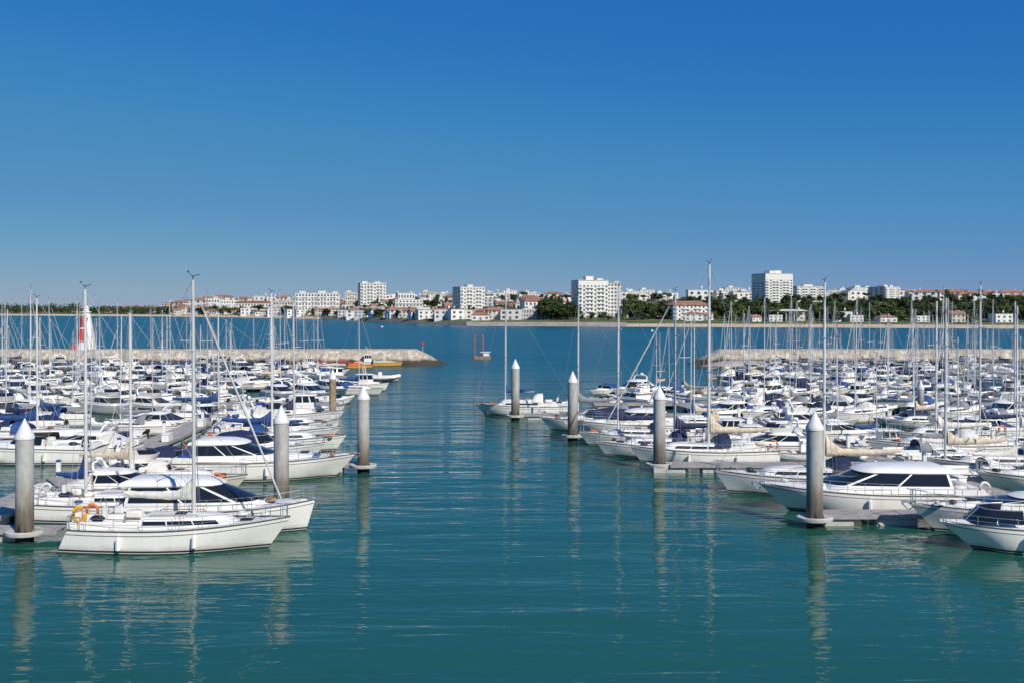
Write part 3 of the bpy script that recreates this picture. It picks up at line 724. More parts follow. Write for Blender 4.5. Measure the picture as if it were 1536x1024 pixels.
# ------------------------------------------------------------------ pontoons, fingers, piles
mat('stucco', (.74, .73, .70), .85, rand=.12, dirt=(.6, .58, .53), dscale=(.1, .1, .25), damt=.5)
mat('planks', (.33, .30, .28), .8, var=.25, vscale=2.2, bump=.4, bscale=9, dirt=(.45, .43, .40), dscale=(.8, .8, .8), damt=.7)
mat('float_grey', (.46, .45, .43), .7, var=.15, vscale=2, dirt=(.22, .21, .16), dscale=(1, 1, 2.5), damt=.7)
mat('fascia', (.30, .29, .28), .7, var=.2, vscale=3)
def pile_material():
    m = mat('pile_concrete', (.41, .405, .39), .75, var=.10, vscale=3, bump=.25, bscale=14, dirt=(.17, .14, .10), dscale=(2.6, 2.6, .35), damt=.85)
    nt = m.node_tree; N = nt.nodes; L = nt.links; b = N['Principled BSDF']; src = b.inputs['Base Color'].links[0].from_socket
    tc = N.new('ShaderNodeTexCoord'); sp = N.new('ShaderNodeSeparateXYZ'); L.new(tc.outputs['Object'], sp.inputs[0])
    n = N.new('ShaderNodeTexNoise'); n.inputs['Scale'].default_value = 2.2; n.inputs['Detail'].default_value = 6
    mp = N.new('ShaderNodeMapping'); mp.inputs['Scale'].default_value = (2, 2, .35); L.new(tc.outputs['Object'], mp.inputs[0]); L.new(mp.outputs[0], n.inputs['Vector'])
    ad = N.new('ShaderNodeMath'); ad.operation = 'MULTIPLY_ADD'; ad.inputs[1].default_value = 2.2; L.new(n.outputs['Fac'], ad.inputs[0])
    sub = N.new('ShaderNodeMath'); sub.operation = 'SUBTRACT'; L.new(sp.outputs['Z'], ad.inputs[2]); L.new(ad.outputs[0], sub.inputs[0]); sub.inputs[1].default_value = 1.1
    cr = N.new('ShaderNodeValToRGB'); e = cr.color_ramp.elements
    e[0].position = .0; e[0].color = (.012, .011, .010, 1); e[1].position = .62; e[1].color = (1, 1, 1, 1)
    for p, c in ((.09, (.03, .027, .022)), (.14, (.23, .20, .16)), (.30, (.42, .37, .31)), (.42, (.75, .71, .66))):
        k = e.new(p); k.color = (*c, 1)
    mr = N.new('ShaderNodeMapRange'); mr.inputs['From Min'].default_value = -.0; mr.inputs['From Max'].default_value = 5.0; L.new(sub.outputs[0], mr.inputs['Value']); L.new(mr.outputs[0], cr.inputs[0])
    mx = N.new('ShaderNodeMix'); mx.data_type = 'RGBA'; mx.blend_type = 'MULTIPLY'; mx.inputs[0].default_value = 1; L.new(src, mx.inputs[6]); L.new(cr.outputs[0], mx.inputs[7])
    L.new(mx.outputs[2], b.inputs['Base Color'])
pile_material()
mat('pile_cap', (.66, .66, .65), .55, dirt=(.5, .48, .44), dscale=(2, 2, 1), damt=.5)
mat('timber2', (.22, .17, .12), .85, var=.4, vscale=3)
mat('timber', (.30, .22, .13), .85, var=.4, vscale=3, bump=.5, bscale=8)

def pile(px, ytip, ywater, label, group='concrete piles with white cone caps', r=.40, shaft='pile_concrete', D=None):
    D = D or gd(ywater); X = gx(px, D); zt = gz(ytip, D); rt = empty('mooring_pile', (X, D, 0), px * 1.7)
    tag(rt, label, 'mooring pile', group)
    zc = zt - .82
    mb = MB(); mb.lathe([(r, -1.5), (r, .5), (r, zc - .12)], 24); put('shaft', mb.mesh('pile_shaft', [shaft]), rt)
    mb = MB(); mb.lathe([(r + .03, zc - .13), (r + .035, zc), (r * .92, zc + .12), (.02, zt)], 24); put('cone_cap', mb.mesh('pile_cone', ['pile_cap'], 50), rt)
    return X, D
P = {}
P['a'] = pile(37, 627, 812, 'thick concrete pile with white cone cap standing before the left walkway')
P['b'] = pile(422, 607, 766, 'concrete pile with white cone rising behind the closest sailing yacht bow')
P['c'] = pile(545, 577, 708, 'slim concrete pile with white cone at the end of the left finger pier')
P['d'] = pile(1222, 615, 790, 'thick concrete pile with white cone in front of the hardtop motor yacht')
P['e'] = pile(989, 577, 706, 'concrete pile with white cone at the finger pier below the tall-masted sloop')
P['f'] = pile(859, 556, 661, 'concrete pile with white cone next to the boat with red gear')
P['g'] = pile(773, 538, 630, 'farthest channel pile with white cone, beside the pilothouse yacht')
P['h'] = pile(499, 553, 634, 'narrow brown-stained pile with white cone at the left cross pontoon', shaft='timber', r=.33)
P['i'] = pile(1381, 568, 634, 'lone grey pile with white cone deep inside the right basin', r=.28)

def ring_guide(k, X, D, rz, base):
    """steel collar round a pile, carried by the pontoon"""
    mb = MB(); ro, ri = .86, .47; rings = []
    for z, r in ((.34, ri), (.34, ro), (.40, ro + .03), (.52, ro + .03), (.56, ro - .04), (.50, ri), (.34, ri)):
        rings.append([(X + r * math.cos(a), D + r * .8 * math.sin(a), z) for a in [2 * math.pi * i / 24 for i in range(24)]])
    mb.loft(rings, 0, True, False)
    o = put('pile_guide', mb.mesh('pile_guide', ['float_grey']), base); return o

def pontoon(name, cat, label, a, b, width, group, gap=3.2, flen=2.1, z=.52, guide=None):
    a = Vector((*a, 0)); b = Vector((*b, 0)); d = b - a; Ln = d.length; rz = math.atan2(d.y, d.x); d.normalize(); nrm = Vector((-d.y, d.x, 0))
    rt = empty(name, (0, 0, 0)); tag(rt, label, cat, group)
    mb = MB(); n = max(1, int(Ln / .30))
    for i in range(n):                       # boards across the walkway
        c = a + d * (i + .5) * Ln / n
        mb.box((c.x, c.y, z + rnd.uniform(-.006, .006)), (Ln / n - .02, width - .06, .05), 0, rz)
    put('deck', mb.mesh('pontoon_deck', ['planks'], 0), rt)
    for s in (1, -1):
        c = a + d * Ln / 2 + nrm * s * (width / 2)
        mb = MB(); mb.box((c.x, c.y, z - .06), (Ln, .08, .2), 0, rz); put('side_beam', mb.mesh('side_beam', ['fascia'], 0), rt)
    k = 0; t = .9
    while t < Ln - .5 and k < 60:
        c = a + d * (t + flen / 2 - .5); mb = MB(); mb.box((c.x, c.y, .12), (flen, width - .25, .5), 0, rz, ch=.05); put('float', mb.mesh('pontoon_float', ['float_grey']), rt); t += gap; k += 1
    if guide: ring_guide(None, guide[0], guide[1], rz, rt)
    return rt
WG = 'main walkways of the marina'; FG = 'finger piers between the berths'; CG = 'cross pontoons of the inner basins'
pontoon('floating_walkway', 'walkway', 'long grey walkway curving up past the left-hand pile between moored boats', (-26.0, 40), (-28.6, 103), 2.2, WG)
pontoon('floating_walkway', 'walkway', 'long grey walkway running from the right edge into the right basin', (28.4, 44), (18.6, 103), 2.2, WG)
pontoon('finger_pier', 'finger pier', 'short finger pier behind the stern of the closest sailing yacht', (-25.0, 45.2), (P['a'][0] + 1.5, 45.2), 1.0, FG, guide=P['a'])
pontoon('finger_pier', 'finger pier', 'finger pier hidden behind the blunt-bowed cruiser, holding the second left pile', (-25.6, 52.0), (P['b'][0] - .6, 51.7), 1.0, FG, guide=P['b'])
pontoon('finger_pier', 'finger pier', 'finger pier behind the long motor yacht with blue canopy', (-26.5, 64.6), (P['c'][0] - .6, 64.2), 1.0, FG, guide=P['c'])
pontoon('finger_pier', 'finger pier', 'wide finger pier with white float in front of the hardtop motor yacht', (27.0, 48.75), (P['d'][0] + .5, 48.55), 1.3, FG, guide=P['d'])
pontoon('finger_pier', 'finger pier', 'finger pier in front of the tall-masted sloop', (24.6, 63.9), (P['e'][0] + .6, 64.0), 1.2, FG, guide=P['e'])
pontoon('finger_pier', 'finger pier', 'finger pier beside the round-bowed yacht, holding the second channel pile', (21.6, 78.6), (P['f'][0] + .6, 78.8), 1.1, FG, guide=P['f'])
pontoon('finger_pier', 'finger pier', 'finger pier below the pilothouse yacht at the channel mouth', (20, 94), (P['g'][0] + .6, 94), 1.1, FG, guide=P['g'])
for D, xl, xr, nm in ((104.5, 505, 890, 'first'), (126.2, 520, 900, 'second'), (149.2, 515, 1060, 'third')):
    pontoon('cross_pontoon', 'pontoon', f'{nm} cross pontoon of the left basin, mostly hidden by moored boats', (gx(-60, D), D), (gx(xl, D), D), 1.8, CG, gap=5)
    pontoon('cross_pontoon', 'pontoon', f'{nm} cross pontoon of the right basin, mostly hidden by moored boats', (gx(xr, D), D), (gx(1600, D), D), 1.8, CG, gap=5)

def pedestal(x, y, label):
    rt = empty('service_pedestal', (x, y, .55)); tag(rt, label, 'service post', 'service posts along the walkways')
    mb = MB(); mb.box((0, 0, .45), (.24, .24, .9), 0, ch=.03); put('post', mb.mesh('pedestal_post', ['gel_white']), rt)
    mb = MB(); mb.box((0, 0, .98), (.3, .3, .14), 0, ch=.03, taper=.7); put('cap', mb.mesh('pedestal_cap', ['stripe_blue']), rt)
for i, t in enumerate((.12, .3, .46, .62, .8)):
    pedestal(lerp(-26.0, -28.6, t) - .85, lerp(40, 103, t), f'{ordw(i)} white service post from the near end of the left walkway')
    pedestal(lerp(28.4, 18.6, t) + .85, lerp(44, 103, t), f'{ordw(i)} white service post from the near end of the right walkway')

def dock_box(x, y, label, rz):
    rt = empty('dock_box', (x, y, .55), rz); tag(rt, label, 'storage box', 'storage boxes along the walkways')
    mb = MB(); mb.box((0, 0, .27), (1.2, .55, .54), 0, ch=.04); put('body', mb.mesh('dock_box_body', ['gel_white']), rt)
    mb = MB(); mb.box((0, 0, .60), (1.26, .6, .12), 0, ch=.04); put('lid', mb.mesh('dock_box_lid', ['deck_white']), rt)
for i, t in enumerate((.05, .2, .38, .55, .7, .9)):
    dock_box(lerp(-26.0, -28.6, t) + .8, lerp(40, 103, t), f'{ordw(i)} white storage box from the near end of the left walkway', R(92)); dock_box(lerp(28.4, 18.6, t) - .8, lerp(44, 103, t), f'{ordw(i)} white storage box from the near end of the right walkway', R(100))
# hose coil and buoys on the closest yacht
rt = empty('life_buoy', (gx(119, 43.6), 43.6, 1.50)); tag(rt, 'yellow horseshoe life buoy hung on the stern rail of the closest sailing yacht', 'life buoy')
mb = MB(); mb.tube([(.27 * math.cos(a), 0, .34 * math.sin(a)) for a in [R(-60 + 30 * i) + math.pi * .5 + R(30) for i in range(11)]], .09, 8); put('foam_ring', mb.mesh('foam_ring', ['yellow']), rt)
mb = MB(); mb.tube([(.2 * math.cos(a), -.1, .27 * math.sin(a)) for a in [i * math.pi / 7 for i in range(14)]], .02, 5, 0, True); put('rope', mb.mesh('buoy_rope', ['orange']), rt)

# ------------------------------------------------------------------ water
def water():
    m = bpy.data.materials.new('sea_water'); m.use_nodes = True; nt = m.node_tree; N = nt.nodes; L = nt.links; b = N['Principled BSDF']
    b.inputs['Base Color'].default_value = (.010, .080, .066, 1); b.inputs['Roughness'].default_value = .045; b.inputs['IOR'].default_value = 1.33
    tc = N.new('ShaderNodeTexCoord')
    def wave(scale, sx, sy, detail, rot=0.0, dist=.6):
        mp = N.new('ShaderNodeMapping'); mp.inputs['Scale'].default_value = (sx, sy, 1); mp.inputs['Rotation'].default_value = (0, 0, rot)
        L.new(tc.outputs['Object'], mp.inputs['Vector'])
        n = N.new('ShaderNodeTexNoise'); n.inputs['Scale'].default_value = scale; n.inputs['Detail'].default_value = detail; n.inputs['Roughness'].default_value = .5; n.inputs['Distortion'].default_value = dist
        L.new(mp.outputs['Vector'], n.inputs['Vector']); return n.outputs['Fac']
    def mul(s, k, add=None):
        x = N.new('ShaderNodeMath'); x.operation = 'MULTIPLY_ADD'; x.inputs[1].default_value = k; L.new(s, x.inputs[0])
        if add is not None: L.new(add, x.inputs[2])
        else: x.inputs[2].default_value = 0
        return x.outputs[0]
    h = mul(wave(.20, .35, 1.0, 1, R(6)), .20)
    h = mul(wave(.70, .20, 1.0, 2, R(-4), .3), .080, h)
    h = mul(wave(2.2, .15, 1.0, 2.0, R(5), .25), .030, h)
    h = mul(wave(3.6, .34, 1.0, 1.5, R(-10), .3), .016, h)
    sp = N.new('ShaderNodeSeparateXYZ'); L.new(tc.outputs['Object'], sp.inputs[0])       # sheltered basin, wind beyond the breakwaters
    mr = N.new('ShaderNodeMapRange'); mr.inputs['From Min'].default_value = 42; mr.inputs['From Max'].default_value = 150; mr.inputs['To Min'].default_value = 1.0; mr.inputs['To Max'].default_value = 3.0; L.new(sp.outputs['Y'], mr.inputs['Value'])
    r1 = N.new('ShaderNodeMapRange'); r1.interpolation_type = 'SMOOTHSTEP'; r1.inputs['From Min'].default_value = 60; r1.inputs['From Max'].default_value = 200; r1.inputs['To Min'].default_value = .035; r1.inputs['To Max'].default_value = .30; L.new(sp.outputs['Y'], r1.inputs['Value']); L.new(r1.outputs[0], b.inputs['Roughness'])
    # greener, siltier water in the basin, bluer outside
    r2 = N.new('ShaderNodeMapRange'); r2.interpolation_type = 'SMOOTHSTEP'; r2.inputs['From Min'].default_value = 55; r2.inputs['From Max'].default_value = 230; L.new(sp.outputs['Y'], r2.inputs['Value'])
    nn = N.new('ShaderNodeTexNoise'); nn.inputs['Scale'].default_value = .02; nn.inputs['Detail'].default_value = 3; mq = N.new('ShaderNodeMapping'); mq.inputs['Scale'].default_value = (.5, 2, 1); L.new(tc.outputs['Object'], mq.inputs['Vector']); L.new(mq.outputs['Vector'], nn.inputs['Vector'])
    m4 = N.new('ShaderNodeMix'); m4.data_type = 'RGBA'; m4.inputs[6].default_value = (.014, .085, .062, 1); m4.inputs[7].default_value = (.005, .084, .106, 1); L.new(r2.outputs[0], m4.inputs[0])
    m5 = N.new('ShaderNodeMapRange'); m5.inputs['From Min'].default_value = .3; m5.inputs['From Max'].default_value = .7; m5.inputs['To Min'].default_value = .82; m5.inputs['To Max'].default_value = 1.18; L.new(nn.outputs['Fac'], m5.inputs['Value'])
    m6 = N.new('ShaderNodeVectorMath'); m6.operation = 'SCALE'; L.new(m4.outputs[2], m6.inputs[0]); L.new(m5.outputs[0], m6.inputs['Scale']); L.new(m6.outputs['Vector'], b.inputs['Base Color'])
    gm = N.new('ShaderNodeMath'); gm.operation = 'MULTIPLY'; L.new(h, gm.inputs[0]); L.new(mr.outputs[0], gm.inputs[1]); h = gm.outputs[0]
    bp = N.new('ShaderNodeBump'); bp.inputs['Strength'].default_value = 1; bp.inputs['Distance'].default_value = 1; L.new(h, bp.inputs['Height']); L.new(bp.outputs['Normal'], b.inputs['Normal'])
    mb = MB(); mb.add([(-3500, -80, 0), (3500, -80, 0), (3500, 5000, 0), (-3500, 5000, 0)], [(0, 1, 2, 3)])
    tag(put('water', mb.mesh('water', [m], 0)), kind='structure')
water()

# ------------------------------------------------------------------ breakwaters
def rock_material(name, col, wet=1.15):
    m = mat(name, col, .85, var=.3, vscale=.9, bump=.9, bscale=2.2)
    nt = m.node_tree; N = nt.nodes; L = nt.links; b = N['Principled BSDF']; src = b.inputs['Base Color'].links[0].from_socket
    tc = N.new('ShaderNodeTexCoord')
    vo = N.new('ShaderNodeTexVoronoi'); vo.feature = 'DISTANCE_TO_EDGE'; vo.inputs['Scale'].default_value = 1.25; L.new(tc.outputs['Object'], vo.inputs['Vector'])
    cr = N.new('ShaderNodeValToRGB'); cr.color_ramp.elements[0].color = (.50, .44, .37, 1); cr.color_ramp.elements[1].position = .07; cr.color_ramp.elements[1].color = (1, 1, 1, 1); L.new(vo.outputs['Distance'], cr.inputs[0])
    v2 = N.new('ShaderNodeTexVoronoi'); v2.inputs['Scale'].default_value = 1.25; L.new(tc.outputs['Object'], v2.inputs['Vector'])
    hs = N.new('ShaderNodeMapRange'); hs.inputs['To Min'].default_value = .75; hs.inputs['To Max'].default_value = 1.15; L.new(v2.outputs['Color'], hs.inputs['Value'])
    m1 = N.new('ShaderNodeMix'); m1.data_type = 'RGBA'; m1.blend_type = 'MULTIPLY'; m1.inputs[0].default_value = 1; L.new(src, m1.inputs[6]); L.new(cr.outputs[0], m1.inputs[7])
    m2 = N.new('ShaderNodeVectorMath'); m2.operation = 'SCALE'; L.new(m1.outputs[2], m2.inputs[0]); L.new(hs.outputs[0], m2.inputs['Scale'])
    sp = N.new('ShaderNodeSeparateXYZ'); L.new(tc.outputs['Object'], sp.inputs[0])
    n = N.new('ShaderNodeTexNoise'); n.inputs['Scale'].default_value = .6; n.inputs['Detail'].default_value = 4; L.new(tc.outputs['Object'], n.inputs['Vector'])
    ad = N.new('ShaderNodeMath'); ad.operation = 'MULTIPLY_ADD'; ad.inputs[1].default_value = -1.2; L.new(n.outputs['Fac'], ad.inputs[0]); L.new(sp.outputs['Z'], ad.inputs[2])
    mr = N.new('ShaderNodeMapRange'); mr.inputs['From Min'].default_value = wet - .9; mr.inputs['From Max'].default_value = wet - .3; L.new(ad.outputs[0], mr.inputs['Value'])
    m3 = N.new('ShaderNodeMix'); m3.data_type = 'RGBA'; m3.inputs[6].default_value = (.045, .038, .022, 1); L.new(mr.outputs[0], m3.inputs[0]); L.new(m2.outputs[0], m3.inputs[7])
    L.new(m3.outputs[2], b.inputs['Base Color'])
rock_material('wall_stone', (.50, .445, .36)); rock_material('end_stone', (.47, .43, .38))
def breakwater(name, label, xa, xend, D, matname, tipdir):
    prof = [(-2.2, -.7), (-.6, .1), (.1, .6), (.7, 1.2), (1.3, 1.8), (1.8, 2.35), (2.3, 2.78), (3.0, 2.88), (5, 2.9), (7, 2.9), (8.5, 2.2), (10, 1.0), (12, -.7)]
    mb = MB(); n = int(abs(xend - xa) / .42); rings = []
    for i in range(n + 1):
        x = lerp(xa, xend, i / n); e = abs(x - xend); k = min(1.0, e / 6.0); k = max(.02, k); ring = []
        for (py, pz) in prof:
            y = D + 4.8 + (py - 4.8) * (.35 + .65 * k if k < 1 else 1); z = pz if pz < 0 else pz * k
            w = mnoise.voronoi(Vector((x * .62, py * .9, z * .9 + 3)))[0]
            d = (w[1] - w[0]); q = .75 if 0 < pz < 2.7 else .22
            ring.append((x + .2 * mnoise.noise(Vector((x, y, z))), y - q * min(d, .6) + .15, z + q * (min(d, .5) - .25) * .8))
        rings.append(ring)
    mb.loft(rings, 0, False)
    o = put(name, mb.mesh(name, [matname], 30)); tag(o, label, 'breakwater', 'stone breakwaters'); return o
breakwater('breakwater', 'long beige stone breakwater with sloping rounded end and small beacon, beyond the left basin', -150, gx(669, 183), 181.5, 'wall_stone', 1)
breakwater('breakwater', 'beige stone breakwater with dark wet foot closing off the right basin', 190, gx(1038, 183), 181.5, 'wall_stone', -1)
breakwater('rock_spur', 'low dark rock spur reaching from the right breakwater towards the channel', gx(1150, 172), gx(1043, 172), 170, 'end_stone', -1).scale = (1, 1, .42)
COL.objects['rock_spur'].location = (0, 0, 0)

def beacon(px, yb, yt, D, label, col):
    rt = empty('channel_beacon', (gx(px, D), D, gz(yb, D))); tag(rt, label, 'beacon'); h = gz(yt, D) - gz(yb, D)
    mb = MB(); mb.tube([(0, 0, -.6), (0, 0, h * .7)], .09, 8); put('post', mb.mesh('beacon_post', ['steel']), rt)
    mb = MB(); mb.lathe([(.12, h * .55), (.3, h * .62), (.3, h * .85), (.05, h)], 12); put('lantern', mb.mesh('beacon_lantern', [col]), rt)
beacon(634, 525, 513, 187, 'small red beacon on the tip of the left breakwater', 'red_paint')

# the two red posts with a work float beyond the breakwater
D = gd(538)
rt = empty('work_float', (gx(722, D), D, 0)); tag(rt, 'small work float with two tall red posts in open water beyond the channel', 'work boat')
mb = MB(); mb.box((.2, 0, .25), (3.6, 2.4, .7), 0, ch=.1); put('hull', mb.mesh('float_hull', ['timber2']), rt)
mb = MB(); mb.box((.9, 0, 1.0), (1.6, 1.8, .8), 0, ch=.1); mb.box((.9, 0, 1.46), (2.1, 2.1, .12), 0); put('cabin', mb.mesh('float_cabin', ['gel_white']), rt)
for x in (-1.4, .35):
    mb = MB(); mb.tube([(x, -.9, -.5), (x, -.9, gz(501, D))], .15, 8); put('post', mb.mesh('float_post', ['rust_red']), rt)
# beacon tower on the left breakwater
D = 187.0; zt = gz(458, D) - 2.85
rt = empty('beacon_tower', (gx(129, D), D, 2.85)); tag(rt, 'tapered white beacon tower with red panels standing on the left breakwater', 'beacon tower')
hw = lambda z: lerp(1.75, .72, z / (zt - 1.4))
def facet(z, k, o=0.0):
    a = R(22.5 + 45 * k); r = (hw(z) + o) / math.cos(R(22.5)); return (r * math.cos(a), r * math.sin(a), z)
mb = MB(); mb.loft([[facet(z, k) for k in range(8)] for z in (-.4, zt * .3, zt * .6, zt - 1.4)]); put('tower_wall', mb.mesh('tower_wall', ['stucco'], 0), rt)
for z0, z1 in ((zt * .17, zt * .46), (zt * .50, zt * .76)):
    mb = MB(); mb.loft([[facet(z, k, .04) for k in (3, 4, 5, 6)] for z in (z0, z1)], 0, False, False); put('red_panel', mb.mesh('tower_red_panel', ['red_paint'], 0), rt)
mb = MB(); mb.lathe([(1.0, zt - 1.4), (1.0, zt - 1.25), (.55, zt - 1.2), (.5, zt - .5), (.62, zt - .45), (.1, zt)], 12); put('lantern', mb.mesh('tower_lantern', ['gel_white']), rt)
mb = MB(); mb.lathe([(.01, 0), (.5, 0), (.5, .06), (.01, .06)], 16); o = put('red_disc', mb.mesh('tower_disc', ['red_paint'], 0), rt, (.35, -1.12, zt * .68)); o.rotation_euler = (R(85), 0, 0)
mb = MB(); mb.box((-1.9, -.6, .4), (1.3, 1.0, 1.0), 0, ch=.06); put('equipment_box', mb.mesh('equipment_box', ['red_paint']), rt)
# orange and yellow boats under the left breakwater's end
ORL = [('open', 560, 604, 549, 'yellow work boat lying off the end of the left breakwater', dict(hull='hull_yellow', canvas2='canvas_tan', seat='orange', deck='yellow', gel='yellow')), ('pilot', 530, 572, 548.5, 'white launch with orange life rafts below the left breakwater', dict(seat='orange', deck='orange')),
       ('open', 505, 540, 549, 'boat under a red tarpaulin below the left breakwater', dict(canvas2='canvas_red')), ('open', 470, 508, 549.5, 'white dinghy with red cover, leftmost of the colourful boats below the breakwater', dict(canvas2='canvas_red', hull='hull_white')),
       ('open', 522, 560, 552.5, 'yellow hulled dinghy under orange cover in front of the launch', dict(hull='hull_yellow', canvas2='orange'))]
for k, a, b, y, lab, ov in ORL:
    kw = dict(cover=True) if k == 'open' and 'canvas2' in ov else {}
    hero(k, a, b, y, lab, ov, bow='R', **kw)
# the boat under way and the ones at the channel corner
launch(RIB, 'inflatable_boat', 'motor boat', 'white inflatable boat with a light mast turning into the channel', MOTORG, gx(570, 143), 143, R(-12), 1.0, dict(tube='hull_white', hull='hull_grey'))
launch(FAR_SAIL[1], 'sailing_yacht', 'sailboat', 'white yacht with a blue sail bag at the channel corner of the left basin', SAILG, gx(532, 121), 121, R(-20), .85, dict(canvas='canvas_blue', canvas2='canvas_blue'))
launch(FAR_MOTOR[4][1], 'fishing_boat', 'fishing boat', 'white fishing boat behind the blue-bagged yacht at the channel corner', MOTORG, gx(548, 127), 127, R(-15), .95, None)

def buoy(px, y, label, col='white_sail'):
    D = gd(y); rt = empty('mooring_buoy', (gx(px, D), D, 0)); tag(rt, label, 'buoy'); mb = MB(); mb.lathe([(.1, -.4), (.55, -.1), (.62, .25), (.4, .6), (.1, .75)], 12); put('float', mb.mesh('buoy_float', [col]), rt)
    mb = MB(); mb.tube([(0, 0, .7), (0, 0, 1.1)], .06, 5); put('post', mb.mesh('buoy_post', ['steel']), rt)
buoy(573, 491, 'white mooring buoy off the dark rocky shore'); buoy(978, 497, 'white mooring buoy off the sandy beach')

# ------------------------------------------------------------------ far shore
SHORE = [(-600, 1360), (0, 1360), (250, 1204), (420, 1020), (520, 850), (560, 740), (620, 640), (700, 575), (900, 556), (1100, 540), (1536, 505), (2400, 470)]
ZMAX = [(-600, 4), (0, 4), (200, 6), (300, 14), (330, 17), (2400, 18)]
def shore(px): return interp(SHORE, px)
def tz(X, D):
    px = CX + X * FPX / D; t = D - shore(px)
    z = -1.0 + 2.6 * sst(-6, 16, t) + 1.2 * sst(16, 26, t) + (interp(ZMAX, px) - 3) * sst(24, 340, t)
    return z + (1.2 * mnoise.noise(Vector((X * .012, D * .012, 0))) if t > 30 else 0)
mat('sand', (.52, .41, .28), .95, var=.12, vscale=.08, bump=.3, bscale=.5)
mat('grass', (.085, .11, .03), .95, var=.45, vscale=.05, bump=.4, bscale=.6)
mat('dark_rock', (.11, .10, .095), .9, var=.4, vscale=.3, bump=1, bscale=.5)
mat('bank_stone', (.34, .29, .23), .9, var=.3, vscale=.2, bump=.6, bscale=.6)
def land():
    ts = [-6, 0, 5, 10, 16, 21, 26, 34, 45, 60, 80, 110, 150, 200, 260, 340, 450, 700, 1200, 2500]
    pxs = [-600 + 20 * i for i in range(151)]
    P_ = []
    for px in pxs:
        col = []
        for t in ts:
            D = shore(px) + t; X = gx(px, D); col.append((X, D, tz(X, D)))
        P_.append(col)
    def strip(name, t0, t1, p0, p1, m, dz=0.0):
        mb = MB(); i0, i1 = [min(range(len(pxs)), key=lambda i: abs(pxs[i] - p)) for p in (p0, p1)]; j0, j1 = ts.index(t0), ts.index(t1)
        mb.loft([[(x, y, z + dz) for x, y, z in P_[i][j0:j1 + 1]] for i in range(i0, i1 + 1)], 0, False)
        tag(put(name, mb.mesh(name, [m], 60)), kind='structure')
    strip('beach', -6, 21, -600, 480, 'sand'); strip('rocky_shore', -6, 21, 480, 700, 'dark_rock'); strip('stone_bank', -6, 21, 700, 940, 'bank_stone'); strip('beach', -6, 16, 940, 2400, 'sand')
    strip('terrain', 21, 2500, -600, 940, 'grass'); strip('terrain', 16, 2500, 940, 2400, 'grass')
land()

